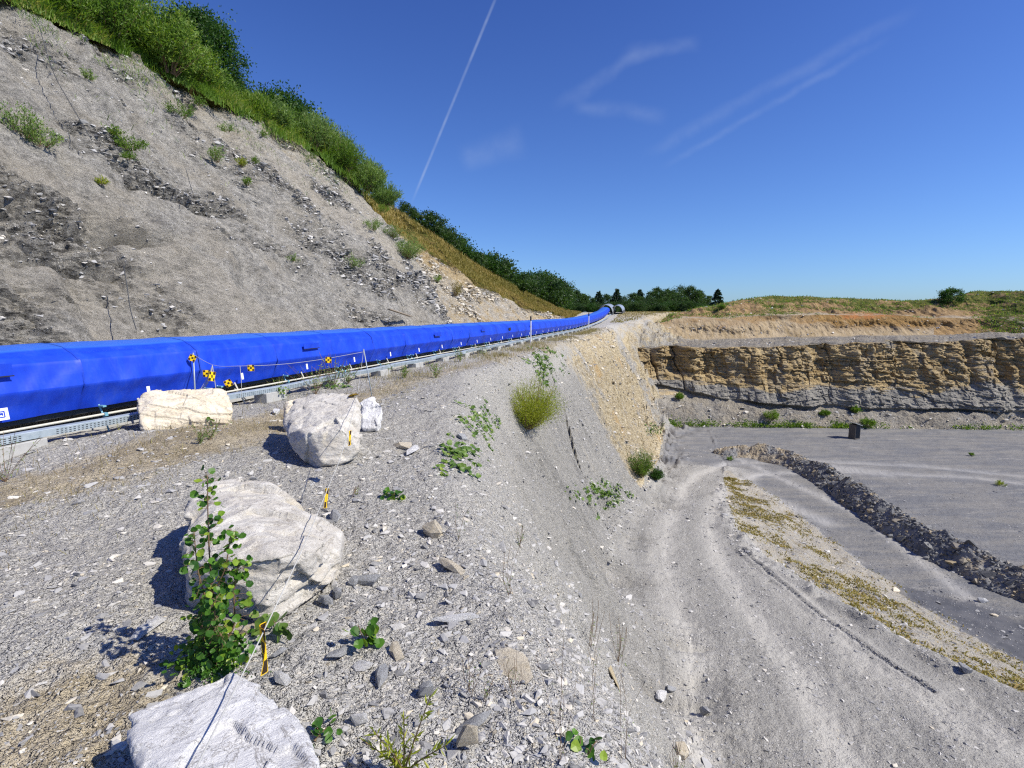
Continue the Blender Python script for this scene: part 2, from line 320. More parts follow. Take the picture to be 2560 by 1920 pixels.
def mat_hill():
    m, nb, o = newmat('hill_rock'); P = nb.N('ShaderNodeNewGeometry').outputs['Position']
    fr = nb.attr('frac'); yl = nb.attr('yellow'); gr = nb.attr('green'); sd = nb.attr('sand')
    n = nb.noise(P, 2.6, 7, .8); n2 = nb.noise(P, .5, 5, .65)
    c = nb.mix(nb.mr(n, .32, .66), (.235, .232, .225), (.56, .545, .51)); hf = nb.noise(nb.scale(P, (1, 1, 1.7)), 9, 5, .85)
    c = nb.mix(nb.mr(hf, .58, .72, 0, .8), c, (.62, .60, .55)); c = nb.mix(nb.mr(hf, .37, .44, .85, 0), c, (.08, .08, .08))
    c = nb.mix(nb.mr(n2, .42, .68, 0, .55), c, (.42, .385, .32))
    v = nb.vor(nb.scale(P, (1, 1, 2.6)), 4.2); vc = nb.N('ShaderNodeSeparateColor', {0: v.outputs['Color']}).outputs[0]
    v2 = nb.vor(nb.scale(P, (1, 1, 2.2)), 11.); v2c = nb.N('ShaderNodeSeparateColor', {0: v2.outputs['Color']}).outputs[1]
    e = nb.vor(nb.scale(P, (1, 1, 2.6)), 4.2, 'DISTANCE_TO_EDGE').outputs[0]
    fc = nb.mix(.5, nb.ramp(vc, GREY), nb.ramp(v2c, GREY))
    c = nb.mix(nb.m('MULTIPLY', fr, .42), c, nb.mix(1., fc, (1., 1., .98), 'MULTIPLY')); c = nb.mix(nb.m('MULTIPLY', fr, nb.mr(nb.noise(nb.scale(P, (1, 1, 2.6)), 2.6, 6, .85), .41, .53, 1, 0)), c, (.035, .035, .038))  # near-black crevice shadow painted into the fractured zones
    c = nb.mix(nb.m('MULTIPLY', sd, .6), c, nb.mix(nb.mr(n, .3, .7), (.38, .355, .31), (.53, .495, .43)))
    yr = nb.mix(nb.mr(nb.noise(P, 7., 5, .85), .32, .45, .55, 0), (1, 1, 1), (.4, .4, .4)); ynn = nb.mr(nb.m('ADD', yl, nb.m('MULTIPLY', nb.m('SUBTRACT', nb.noise(P, 1.0, 6, .75), .5), 1.2)), .35, .8)
    yc = nb.mix(nb.mr(nb.noise(P, 3., 6, .8), .35, .65), (.36, .265, .135), (.52, .44, .30))
    c = nb.mix(ynn, c, yc)
    gnn = nb.mr(nb.m('ADD', gr, nb.m('MULTIPLY', nb.m('SUBTRACT', nb.noise(P, 1.6, 6, .75), .5), .9)), .4, .7)
    gc = nb.mix(nb.mr(nb.noise(P, .8, 6, .7), .35, .65), (.10, .115, .025), (.26, .195, .075))
    c = nb.mix(gnn, c, gc)
    h = nb.m('ADD', nb.m('MULTIPLY', nb.m('SUBTRACT', 1., v.outputs['Distance']), 1.), nb.m('MULTIPLY', nb.m('SUBTRACT', 1., v2.outputs['Distance']), .45))
    h = nb.m('MULTIPLY', nb.m('ADD', h, nb.m('MULTIPLY', vc, .7)), nb.m('ADD', fr, .05))
    c = nb.mix(1., c, (1., .985, .945), 'MULTIPLY'); nr = bump(nb, n, .3, .7); nr = bump(nb, h, .22, .9, nr); nr = bump(nb, hf, .14, 1., nr)
    # thin wire netting lying on the face: a fine diagonal weave
    fin(nb, o, c, .93, nr, .12); return m
def mat_wall():
    m, nb, o = newmat('quarry_rock'); P = nb.N('ShaderNodeNewGeometry').outputs['Position']
    yw = nb.attr('ochre'); gr = nb.attr('green'); rd = nb.attr('redsoil'); pl = nb.attr('pale'); rk = nb.attr('rock'); gv = nb.attr('gravelly')
    n = nb.noise(P, 1.2, 7, .78); lay = nb.noise(nb.scale(P, (.25, .25, 3.2)), 1.0, 6, .75)
    f, d = pebble(nb, P, 4.5)
    c = nb.mix(nb.mr(n, .3, .7), (.20, .197, .19), (.40, .385, .355))
    t = nb.mr(nb.m('ADD', yw, nb.m('MULTIPLY', nb.m('SUBTRACT', lay, .5), 1.5)), .35, .65)
    oc = nb.mix(nb.mr(lay, .35, .65), (.27, .19, .09), (.54, .43, .25)); oc = nb.mix(nb.mr(nb.noise(nb.scale(P, (1, 1, .35)), .45, 6, .8), .50, .62, 0, .75), oc, (.31, .28, .225)); oc = nb.mix(nb.mr(nb.noise(nb.scale(P, (1.2, 1.2, .14)), .9, 6, .75), .54, .68, 0, .7), oc, (.50, .43, .31))
    oc = nb.mix(nb.mr(n, .5, .75, 0, .7), oc, (.46, .385, .26))
    c = nb.mix(t, c, oc)
    c = nb.mix(pl, c, nb.mix(nb.mr(nb.noise(nb.scale(P, (1, .3, .3)), 1.4, 6, .75), .3, .7), (.27, .205, .12), (.41, .34, .245)))
    soil = nb.mix(nb.mr(n, .3, .7), (.18, .105, .036), (.34, .225, .10))
    c = nb.mix(nb.attr('soil'), c, soil)
    c = nb.mix(nb.m('MULTIPLY', nb.mr(nb.m('ADD', rd, nb.m('MULTIPLY', nb.m('SUBTRACT', nb.noise(nb.scale(P, (1, 1, .4)), 1.1, 6, .75), .5), 1.2)), .45, .75), .85), c, (.36, .15, .055))
    c = nb.mix(gv, c, nb.mix(nb.mr(nb.noise(P, .35, 4, .6), .4, .6, 0, .6), nb.mix(.5, (.16, .158, .158), nb.mix(1., nb.ramp(f, GREY), (.6, .57, .52), 'MULTIPLY')), (.27, .24, .19)))
    g = nb.mr(nb.m('ADD', gr, nb.m('MULTIPLY', nb.m('SUBTRACT', nb.noise(P, .9, 7, .8), .5), 1.5)), .5, .68)
    c = nb.mix(g, c, nb.mix(nb.mr(nb.noise(P, 2.5, 5, .7), .35, .65), (.04, .06, .014), (.14, .135, .035)))
    nr = bump(nb, n, .6, .6); nr = bump(nb, nb.m('ADD', lay, nb.m('MULTIPLY', nb.noise(P, 5, 5, .75), .6)), .3, nb.m('ADD', .15, nb.m('MULTIPLY', rk, .8)), nr)
    nr = bump(nb, nb.m('SUBTRACT', 1., d), .12, nb.m('ADD', .15, nb.m('MULTIPLY', gv, .6)), nr)
    c = nb.mix(1., c, (1., .98, .92), 'MULTIPLY')
    fin(nb, o, c, .93, nr, .12); return m
def mat_rock(name, c0, c1, c2, warm=(.52, .42, .25), wamt=.5, sc=3.):
    m, nb, o = newmat(name); P = nb.N('ShaderNodeTexCoord').outputs['Object']
    st = nb.noise(nb.scale(P, (1, 1, 3.)), sc*1.3, 7, .75, .6); n = nb.noise(P, sc*5, 7, .75)
    c = nb.mix(nb.mr(st, .32, .68), c0, c1); c = nb.mix(nb.mr(n, .5, .75, 0, .6), c, c2)
    wv = nb.mr(nb.noise(P, sc*.9, 5, .7), .52, .72, 0, wamt); c = nb.mix(wv, c, warm)
    ed = nb.m('MULTIPLY', nb.mr(nb.m('ABSOLUTE', nb.m('SUBTRACT', nb.noise(nb.scale(P, (.8, .8, 2)), sc*1.1, 6, .7, .8), .5)), .0, .012, 1, 0), .55)
    c = nb.mix(ed, c, (.16, .14, .12))
    nr = bump(nb, st, .05, .7); nr = bump(nb, nb.noise(P, sc*9, 8, .8), .02, .8, nr); nr = bump(nb, ed, .015, -1., nr) if False else nr
    fin(nb, o, c, .85, nr, .2); return m
def mat_stone():
    m, nb, o = newmat('loose_stones'); P = nb.N('ShaderNodeNewGeometry').outputs['Position']
    c = nb.ramp(nb.attr('rnd'), GREY); c = nb.mix(nb.mr(nb.noise(P, 30, 5, .7), .35, .7, 0, .45), c, (.42, .405, .37))
    fin(nb, o, c, .88, bump(nb, nb.noise(P, 60, 5, .75), .006, .8), .2); return m
def mat_rubble():
    m, nb, o = newmat('rubble'); P = nb.N('ShaderNodeNewGeometry').outputs['Position']
    R = [(0, (.085, .087, .092)), (.35, (.185, .188, .19)), (.6, (.23, .228, .22)), (.8, (.27, .23, .17)), (.95, (.37, .30, .19)), (1, (.46, .40, .30))]
    fin(nb, o, nb.ramp(nb.attr('rnd'), R), .9, bump(nb, nb.noise(P, 14, 5, .75), .03, .8), .2); return m
def mat_leaf(name, a, c, tip=None, trans=.35, rough=.5):
    m, nb, o = newmat(name); r = nb.attr('rnd'); P = nb.N('ShaderNodeNewGeometry').outputs['Position']
    st = [(0, a), (.75, c), (1, tip or c)]
    col = nb.ramp(r, st)
    pr = nb.N('ShaderNodeBsdfPrincipled', {'Base Color': col, 'Roughness': rough, 'Specular IOR Level': .3})
    tl = nb.N('ShaderNodeBsdfTranslucent', {'Color': nb.mix(1., col, (1.5, 1.6, .6), 'MULTIPLY')})
    mx = nb.N('ShaderNodeMixShader', {0: trans, 1: pr.outputs[0], 2: tl.outputs[0]}); nb.l.new(mx.outputs[0], o.inputs[0]); return m
def mat_plain(name, c, rough=.6, metal=0., nsc=0, namt=.15, dark=None, bmp=0., spec=.4):
    m, nb, o = newmat(name); col = c; nr = None
    if nsc:
        P = nb.N('ShaderNodeNewGeometry').outputs['Position']; n = nb.noise(P, nsc, 6, .7)
        col = nb.mix(nb.mr(n, .35, .75, 0, 1), c, dark or tuple(v*(1-namt) for v in c))
        if bmp: nr = bump(nb, n, bmp, .7)
    fin(nb, o, col, rough, nr, spec, Metallic=metal); return m
M = dict(gravel=mat_gravel(), hill=mat_hill(), wall=mat_wall(), stone=mat_stone(), rubble=mat_rubble(),
    white_rock=mat_rock('pale_limestone', (.63, .63, .63), (.76, .76, .755), (.54, .54, .54), (.64, .57, .42), .2, 2.2),
    grey_rock=mat_rock('grey_limestone', (.49, .46, .41), (.65, .63, .58), (.36, .345, .32), (.60, .52, .37), .5, 2.6),
    cream_rock=mat_rock('cream_limestone', (.62, .54, .40), (.72, .66, .54), (.48, .41, .29), (.55, .44, .25), .45, 2.0),
    blue_rock=mat_rock('blue_grey_rock', (.38, .39, .40), (.53, .54, .55), (.31, .315, .325), (.50, .47, .41), .2, 6.),
    yellow_rock=mat_rock('yellow_rock', (.52, .42, .25), (.60, .52, .36), (.42, .34, .2), (.5, .38, .18), .4, 6.),
    leaf=mat_leaf('tree_leaf', (.018, .055, .010), (.05, .12, .018)), dleaf=mat_leaf('dark_leaf', (.016, .045, .012), (.055, .105, .024)),
    conif=mat_leaf('conifer_needle', (.014, .036, .020), (.04, .08, .036), None, .15), bush=mat_leaf('bush_leaf', (.05, .115, .014), (.15, .25, .032), (.26, .32, .06)),
    willow=mat_leaf('willow_leaf', (.09, .16, .04), (.20, .30, .085), (.30, .36, .13)), ybush=mat_leaf('olive_leaf', (.15, .19, .018), (.30, .34, .03), (.38, .38, .06)),
    aspen=mat_leaf('aspen_leaf', (.025, .08, .014), (.085, .20, .02), (.27, .36, .04), .3, .38), colt=mat_leaf('broad_leaf', (.05, .11, .02), (.12, .20, .035), (.17, .24, .06), .25, .45),
    grass=mat_leaf('green_grass', (.06, .13, .014), (.16, .27, .035), (.34, .33, .10)), dry=mat_leaf('dry_grass', (.17, .13, .055), (.34, .27, .14), (.28, .28, .07)),
    moss=mat_leaf('yellow_grass', (.17, .155, .03), (.30, .235, .06), (.36, .25, .09), .15), bark=mat_plain('bark', (.13, .10, .075), .9, 0, 8, .4, None, .02),
    twig=mat_plain('twig', (.17, .11, .06), .8), rtwig=mat_plain('bare_twig', (.15, .10, .11), .8), steel=mat_plain('galvanised_steel', (.33, .38, .42), .5, .25, 6, .2),
    dkmetal=mat_plain('dark_steel', (.06, .065, .07), .7, .0, 4, .3), paleblue=mat_plain('pale_blue_paint', (.16, .36, .44), .5), pipe=mat_plain('cream_pipe', (.56, .54, .44), .5),
    conc=mat_plain('concrete', (.40, .40, .385), .9, 0, 5, .2, None, .01), wood=mat_plain('weathered_wood', (.30, .25, .19), .85, 0, 12, .4, None, .01), rope=mat_plain('rope', (.42, .42, .40), .8),
    white=mat_plain('white_label', (.78, .78, .77), .5), black=mat_plain('black_paint', (.02, .02, .02), .5), yellow=mat_plain('yellow_plastic', (.78, .50, .01), .4), orange=mat_plain('orange_band', (.55, .12, .02), .5),
    hood=mat_plain('corrugated_sheet', (.50, .54, .56), .35, .6, 3, .2), wet=mat_plain('wet_silt', (.085, .088, .095), .42, 0, 1.5, .25, None, .004, .5), rust=mat_plain('shed_metal', (.10, .09, .085), .7, 0, 5, .4), black2=mat_plain('rubber_belt', (.015, .015, .016), .8))

# ------------------------------------------------------------------ ground sheet on a polar grid
def grid_faces(nr, nc):
    i = np.arange((nr-1)*nc).reshape(nr-1, nc)[:, :-1].ravel(); return np.stack([i, i+1, i+nc+1, i+nc], 1)
az = np.radians(np.concatenate([np.linspace(-75, -47, 40)[:-1], np.linspace(-47, 50, 860), np.linspace(50, 78, 40)[1:]]))
rr = np.concatenate([np.exp(np.linspace(math.log(.45), math.log(120), 800)), np.exp(np.linspace(math.log(125), math.log(1500), 14))])
R_, A_ = np.meshgrid(rr, az, indexing='ij'); gx, gy = (R_*np.sin(A_)).ravel(), (R_*np.cos(A_)).ravel()
gzv = ground(gx, gy); s_, p_ = SP(gx, gy)
pe, pt, ptp, pb = p_edge(s_), p_toe(s_), p_top(s_), p_bot(s_)
ww = np.clip((pe-p_)/(pe-pt), -1, 2)
face = sm(ww, .1, .4)*(1-sm(ww, .85, 1.1))*sm(s_, 3, 14)
onroad = (ww > .95)*(p_ > ptp)*(gy < 58)
floor = sm(ptp-p_, .5, 3.)*(p_ < pb+.8)*1.0; floor = np.clip(floor+(s_ > 45)*(ww > 1.05), 0, 1)*(gy < 66)
trk = 0
for T in TRK: d, _, _ = seg_dist(gx, gy, T); trk = np.maximum(trk, np.exp(-(d/.55)**2))
d, _, _ = seg_dist(gx, gy, [XY(8, -7.6), XY(13, -5.2), XY(20, -4.1), XY(30, -4.6)]); trk = np.maximum(trk, .8*np.exp(-(d/.8)**2)); trk = trk*(ww > 1.0)*(1-.55*sm(s_, 41, 46)*(p_ < -6))
# pale streaks on the pit floor beside the berm
for a, q, wd in (((20.2, 44), (22.6, 30), .5), ((22, 29), (20.6, 21.5), .45), ((26, 42), (30, 40), 1.0), ((17.5, 36), (19.5, 30), .7)): d, _, _ = seg_dist(gx, gy, [a, q]); trk = np.maximum(trk, .55*np.exp(-(d/wd)**2))
rock_zone = sm(s_, 24, 36)*face
nz = fb2(gx/3, gy/3, 3, 301)
swz = s_+2.6*fb2(gx/3.5, gy/3.5, 4, 311)+1.2*fb2(s_/1.2, p_/4, 3, 315)
cream = np.clip(sm(swz, 29, 37)*(1-.55*sm(s_, 53, 62))*sm(ww, .03, .15)*(1-sm(ww, .97, 1.05))*1.15+.35*nz*sm(s_, 20, 28)*(face > .3), 0, 1)
cream = np.maximum(cream, .55*sm(gy, 62, 66)*(ww > .25)*(ww < 1.3)); cream = np.maximum(cream, .22*np.exp(-((s_-11-6*(ww-.3))/2.2)**2)*face)
cream = np.maximum(cream, .35*sm(s_, 60, 75)*(ww < .3)*(p_ < 6.5))
strip = np.exp(-((p_-6.2)/.8)**2)*sm(s_, 1, 4)*(s_ < 60)
dry = .72*strip+.75*np.exp(-(((s_-6.2)/3.2)**2+((p_-5.6)/.9)**2))
emb = (p_ < ptp-.1)*(p_ > pb+.5)*(s_ > 0)*(s_ < 44)
dry = np.maximum(dry, .62*emb); dry = np.maximum(dry, .95*np.exp(-(((gx+1.95)/.75)**2+((gy-1.9)/.75)**2)))
dry = np.maximum(dry, .3*(ww > 1.0)*(p_ > ptp-1)*(p_ < ptp+.3)); dry = np.maximum(dry, .85*sm(gy, 74, 84)*(p_ < 6.8)*(p_ > -30))
pudq = [(17.9, 22.9), (19.3, 22.1), (20.7, 21.0), (21.7, 19.3), (22.3, 17), (22, 13), (19, 12), (18.6, 17), (17.6, 20.5)]
pin = np.zeros(gx.shape, bool)
for (x0, y0), (x1, y1) in zip(pudq, pudq[1:]+pudq[:1]): pin ^= ((y0 > gy) != (y1 > gy)) & (gx < (x1-x0)*(gy-y0)/(y1-y0+1e-9)+x0)
d, _, _ = seg_dist(gx, gy, pudq+pudq[:1]); wet = sm(np.where(pin, d, -d)+.25*fb2(gx/.8, gy/.8, 3, 321), -.04, .04)*floor
AT = dict(cu=p_-I(s_, [8, 15, 20, 25, 31, 37, 42, 46], [-.9, -.9, -.6, -.8, -1.7, -2.3, -3.3, -6]), cs=s_, wet=wet, road=onroad*1., track=trk, face=face, cream=cream, dry=dry, floor=floor*(1-emb*1.))
nrow, ncol = R_.shape; F = grid_faces(nrow, ncol)
cls = np.where(ww < .12, 0, np.where(ww < 1.0, 1, np.where(p_ > ptp, 2, 3))); cls = np.where((gy > 66) & (cls > 1), 1, cls); cls = np.where(s_ > 46, np.where(cls == 2, 3, cls), cls)
cf = cls[F[:, 0]]
V = np.stack([gx, gy, gzv], 1)
for k, nm in enumerate(('ground', 'slope', 'road', 'pit_floor')):
    f = F[cf == k]; u, inv = np.unique(f, return_inverse=True); f = inv.reshape(-1, 4)
    tag(mk(nm, V[u], f, M['gravel'], attrs={a: c[u] for a, c in AT.items()}, smooth=True), kind='structure')

# ------------------------------------------------------------------ hillside sheet
az = np.linspace(radians(-75), radians(8), 900)
rows = np.concatenate([np.linspace(-.12, 1, 330), 1+np.array([.01, .02, .04, .08, .15, .3, .6, 1., 2., 4.])])
ss = np.linspace(-14, 96, 1300); ss = 40+56*np.sign(ss-40)*np.abs((ss-40)/56)**1.0
ss = np.concatenate([np.arange(-12, 8, .09), np.arange(8, 45, .055), np.arange(45, 98, .14)])
Rw, Sg = np.meshgrid(rows, ss, indexing='ij')
fr = np.clip(Rw, -.2, 1); H = hc(Sg)*fr
pp, zz = hill(Sg, H); zz = np.where(Rw < 0, H, zz)+z0(Sg)*(1-fr)*.6
ex = np.clip(Rw-1, 0, 9)*12; pp = pp+ex; zz = zz+ex*.10*sm(ex, 0, 3)
X0, Y0 = XY(Sg, pp)
X0, Y0, Z0 = X0.ravel(), Y0.ravel(), zz.ravel(); sg, hh, frr = Sg.ravel(), H.ravel(), fr.ravel(); exx = ex.ravel()
fz = lambda a, c_, d_, e_: np.exp(-((sg-a)/d_)**2-((hh-c_)/e_)**2)
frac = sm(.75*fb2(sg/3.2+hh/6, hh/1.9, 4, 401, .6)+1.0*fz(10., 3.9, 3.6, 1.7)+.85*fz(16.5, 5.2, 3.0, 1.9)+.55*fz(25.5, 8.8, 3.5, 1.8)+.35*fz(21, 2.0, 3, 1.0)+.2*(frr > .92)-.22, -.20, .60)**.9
sand = sm(fb2(sg/3+hh*.4, hh/6+sg*.12, 3, 431), .25, .6)*(1-frac*.8)
gul = np.abs(fb2(sg/2.6-hh*.10, hh/14, 3, 441))
disp = -.55*gul+.45*fb2(sg/8, hh/6, 3, 451)+.10*fb3(X0/.8, Y0/.8, Z0/.8, 3, 455)
lw = hh*3.1+.8*fb2(sg/2.5, hh/2, 3, 461); li = np.floor(lw); bi = np.floor(sg*1.7+hsh(li, li*0, seed=4)*7+.5*fb2(sg, hh, 2, 466))
blk = hsh(li, bi, seed=9)-.5; lw2 = hh*7.3+.7*fb2(sg/1.2, hh, 2, 471); l2 = np.floor(lw2); b2 = np.floor(sg*4.1+hsh(l2, l2*0, seed=5)*5)
disp = disp+frac*(.28*blk+.20*(hsh(l2, b2, seed=19)-.5)+.16*fb3(X0/.3, Y0/.3, Z0/.2, 3, 481))+.055*fb3(X0/.3, Y0/.3, Z0/.2, 3, 485, .7)+.10*fb3(X0/1.1, Y0/1.1, Z0/.6, 2, 487)
cave = fz(9.2, 4.6+.25*vn2(sg, sg*0, 5), 2.2, .26)+.9*fz(12.6, 4.4, 1.3, .18)+.8*fz(16.2, 6.5+.3*vn2(sg*1.3, sg*0, 6), 2.2, .22)+.6*fz(10.5, 3.3, 1.8, .14)+.6*fz(24.5, 9.6, 2.4, .18)
disp = disp-.8*np.clip(cave*1.3, 0, 1)
disp = disp*(exx < .2)*sm(frr, -.1, .02)
nx, ny, nzn = ca*.73, -sa*.73, .68                         # outward normal of the face
X0 = X0+nx*disp; Y0 = Y0+ny*disp; Z0 = Z0+nzn*disp
beyond = sm(sg-(31.5+hh*.5), .0, 1.6)
up_zone = I(sg, [36, 45, 60, 80, 96], [.80, .66, .48, .35, .1])
green = np.clip(beyond*sm(frr, up_zone-.05, up_zone+.08)*.9+(exx > .05)*.9+(1-beyond)*sm(frr, .955, .99)*.55, 0, 1)
yellow = np.clip(beyond*(1-.25*sm(frr, .0, .4))*(.62+.5*np.exp(-((frr-up_zone+.08)/.16)**2)*(sg < 52)+.25*sm(sg, 55, 70))+(1-beyond)*(.30*sm(frr, .85, 1)+.38*np.exp(-((frr-.85)/.14)**2)*np.exp(-((sg-28)/8)**2)), 0, 1)
hgreen, hyellow = green, yellow
F = grid_faces(*Rw.shape)[:, ::-1]
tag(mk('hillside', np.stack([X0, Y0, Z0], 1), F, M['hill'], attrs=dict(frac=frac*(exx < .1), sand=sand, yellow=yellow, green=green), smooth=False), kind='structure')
HS = dict(ss=ss)
def hp(s, frv, off=0.):                                     # point on the hillside face
    h = float(hc(s))*frv; p, z = hill(s, h); x, y = XY(s, float(p)); return np.array([x+nx*off, y+ny*off, float(z)+nzn*off])
def hill_hit(x, y):                                         # where a line of sight meets the face
    d = rayd(x, y); s1, p1 = d[0]*sa+d[1]*ca, -d[0]*ca+d[1]*sa
    t = (EYE+TN*11.5)/(TN*p1-d[2])
    if s1*t > 31.5+.5*(EYE+d[2]*t): t = (EYE+TN*13.8)/(TN*p1-d[2])
    v = d*t+np.array([0, 0, EYE]); return v

# ------------------------------------------------------------------ far quarry wall sheet
aw = np.concatenate([np.arctan(np.linspace(.19, 1.15, 900))[:-1], np.arctan(np.linspace(1.15, 2.2, 160))])
xs = np.tan(aw)*60; n_t, n_c, n_b, n_u, n_h = 46, 190, 34, 60, 80
yb, yc, zt, y2, zc, ybn, zbn, yp, zp, yt, zt2 = wall_prof(xs)
pts_y = [yb-2, yb, yc, y2, ybn, yp, yt, yt+6, yt+60, yt+160]; pts_z = [yb*0-11.6, yb*0-11.05, zt, zc, zbn, zp, zt2, zt2-.2, zt2-2.2, zt2-4]
cnt = [4, n_t, n_c, n_b, n_u, n_h, 10, 8, 3]; T = []
for k, n in enumerate(cnt): T += [(k, j/n) for j in range(n)]
T.append((8, 1.0)); K = np.array([t[0] for t in T]); Fq = np.array([t[1] for t in T])
PY, PZ = np.array(pts_y), np.array(pts_z)
Yw = PY[K]*(1-Fq[:, None])+PY[K+1]*Fq[:, None]; Zw = PZ[K]*(1-Fq[:, None])+PZ[K+1]*Fq[:, None]
Xw = np.tile(xs, (len(T), 1)); Kw = np.tile(K[:, None], (1, len(xs))); Fw = np.tile(Fq[:, None], (1, len(xs)))
X, Y, Z, Kk, Ff = [a.ravel() for a in (Xw, Yw, Zw, Kw, Fw)]
fan = Y/60.; X = np.where(Kk >= 3, X*fan, X)
clf = ((Kk == 2)*1.0)*sm(Ff, 0, .04)*(1-sm(Ff, .985, 1))
dip = Z+.035*(X-30)+.62*fb2(X/7, Z/3, 4, 501)
l1 = np.floor(dip/.62); w1 = 1.3+1.6*hsh(l1, l1*0, seed=3); b1 = np.floor(X/w1+hsh(l1, l1*0, seed=13)*9)
l2 = np.floor(dip/.21+.2*fb2(X/2, Z, 2, 511)); w2 = .5+.7*hsh(l2, l2*0, seed=23); b2 = np.floor(X/w2+hsh(l2, l2*0, seed=33)*9)
butt = 1.0*fb2(X/5.2, Z/14, 3, 521)+.55*np.abs(fb2(X/2.1, Z/9, 2, 531))
cleft = np.abs(fb2(X/3.3+.2*fb2(Z/2, X/2, 2, 5), Z/30, 2, 541)); cleft = -.8*np.exp(-(cleft/.05)**2); c3 = np.floor(X/.9+.5*fb2(Z/1.5, X/3, 2, 545)); cleft = cleft+.45*(hsh(c3, np.floor(dip/1.7), seed=63)-.5)
d = 1.05*butt+.50*(hsh(l1, b1, seed=43)-.5)*(1+.8*fb2(X/3, Z/2, 2, 47))+.30*(hsh(l2, b2, seed=53)-.5)+.12*fb2(X/.5, Z/.3, 3, 551)+cleft
zr = sm(Ff, 0, 1); d = d+(.5-zr)*1.2*0; lower = 1-sm(Ff, .30, .46)
d = d*(1-.35*lower)+lower*(.5-Ff)*1.6
recess = np.exp(-(((X-20.6)/1.4)**2))*sm(Ff, .25, .5)*1.3; d = d-recess
Y = Y-clf*d
Z = Z+(Kk == 2)*clf*.06*fb2(X/.8, Z, 2, 555)
tal = ((Kk == 1)*1.0)*np.sin(np.clip(Ff, 0, 1)*pi); Z = Z+tal*(.45*fb2(X/3.5, Ff*2, 3, 561)+.08*fb2(X/.5, Y/.5, 3, 565)); Y = Y-tal*.6*fb2(X/4, X*0, 2, 567)
bn = ((Kk == 3)*1.0)*np.sin(np.clip(Ff, 0, 1)*pi); Z = Z+bn*(.28+.25*fb2(X/4, Y/4, 3, 571)+.12*np.abs(fb2(X/.9, Y/.9, 3, 575)))
pu = ((Kk == 4)*1.0)*np.sin(np.clip(Ff, 0, 1)*pi); Y = Y+pu*(.12*np.abs(fb2(X/1.6+.25*Ff, Ff*.6, 3, 581))*(1+1.6*sm(X, 50, 62))+.9*fb2(X/6, Ff, 3, 585)+.22*fb2(X/.7, Ff*5, 4, 587))
hu = ((Kk == 5)*1.0)*np.sin(np.clip(Ff, 0, 1)*pi)
steep = sm(X, 42, 55)*(1-sm(X, 84, 96)); Z = Z+hu*(.55*fb2(X/3.6, Y/3.6, 4, 591)-.35*np.abs(fb2(X/2.4, Y/8, 3, 595))*(1+steep)+.08*fb2(X/.6, Y/.6, 3, 597))
Z = Z+((Kk == 6)*(1-np.abs(Ff*2-1)))*.3*fb2(X/2, Y/2, 3, 599)
g1 = np.array([onz(q, 900, 0)[0] for q in (1,)])                # (unused sample keeps numpy types simple)
u = X/Y
ochre = np.where(Kk == 2, 1.0-.95*(1-sm(Ff, .10, .46))+.30*fb2(X/4, Z/2.5, 4, 601)-.28*sm(fb2(X/9, Z/5, 3, 603), .1, .5)+.12*sm(.42-u, 0, .1), 0); ochre = np.where(Kk == 1, .22*sm(Ff, .5, 1)+.35*sm(.38-u, 0, .06), ochre); ochre = np.clip(ochre, 0, 1)
soil = np.where((Kk == 5), .85*sm(Ff, 0, .15), 0.); soil = np.where((Kk == 4), np.clip(.95*sm(u, .56, .68)*sm(Ff, .15, .6)+.8*sm(Ff+.35*fb2(X/3, Ff*2, 3, 621), .55, .9), 0, 1), soil); soil = np.where(Kk >= 6, .9, soil); soil = np.where((Kk == 4)&(u > .82), .9, soil)
pale = np.where((Kk == 4), 1-sm(u, .80, .84)*.8, 0.); pale = np.where((Kk == 5)&(Ff < .06), .7, pale); pale = np.clip(pale-soil*.7, 0, 1)
red = np.where((Kk == 4), .75*np.exp(-((u-.68)/.09)**2)*sm(Ff, .45, 1.), 0)+np.where(Kk == 5, .62*np.exp(-((u-.68)/.09)**2)*(1-sm(Ff, .1, .4)), 0)
gng = fb2(X/5, Y/3+Z, 3, 611)
green = np.where(Kk == 5, .36+.32*sm(Ff, .3, .95)+.30*gng*1.0+.22*sm(u, .84, .92), 0)+np.where(Kk == 6, .7, 0)+np.where(Kk > 6, .7, 0)
green = green+np.where((Kk == 4), .55*sm(u, .86, .93), 0)+np.where(Kk == 1, .5*np.exp(-((Ff-.04)/.05)**2)*(.5+gng), 0)
gravelly = np.where(Kk == 3, 1., 0)+np.where(Kk == 1, .85*(1-.7*sm(.36-u, 0, .05)*sm(Ff, .3, .6)), 0)+np.where((Kk == 2)&(Ff > .99), 1, 0)+np.where((Kk == 4)&(Ff < .06), .5, 0)
tag(mk('quarry_wall', np.stack([X, Y, Z], 1), grid_faces(len(T), len(xs)), M['wall'], attrs=dict(ochre=ochre, soil=np.clip(soil, 0, 1), pale=pale, redsoil=red, green=np.clip(green, 0, 1), gravelly=np.clip(gravelly, 0, 1), rock=(Kk == 2)*1.), smooth=False), kind='structure')
WX, WY, WZ = X, Y, Z
def wall_hit(px, py):                                       # sheet vertex nearest to a line of sight
    d = rayd(px, py); dd = WY/d[1]; e = (WX-d[0]*dd)**2+(WZ-EYE-d[2]*dd)**2; e = e/(WY**2)+(WY > 105)*9
    m = e < e.min()+1.5e-5; i = np.where(m)[0][np.argmin(WY[m])]; return np.array([WX[i], WY[i], WZ[i]])

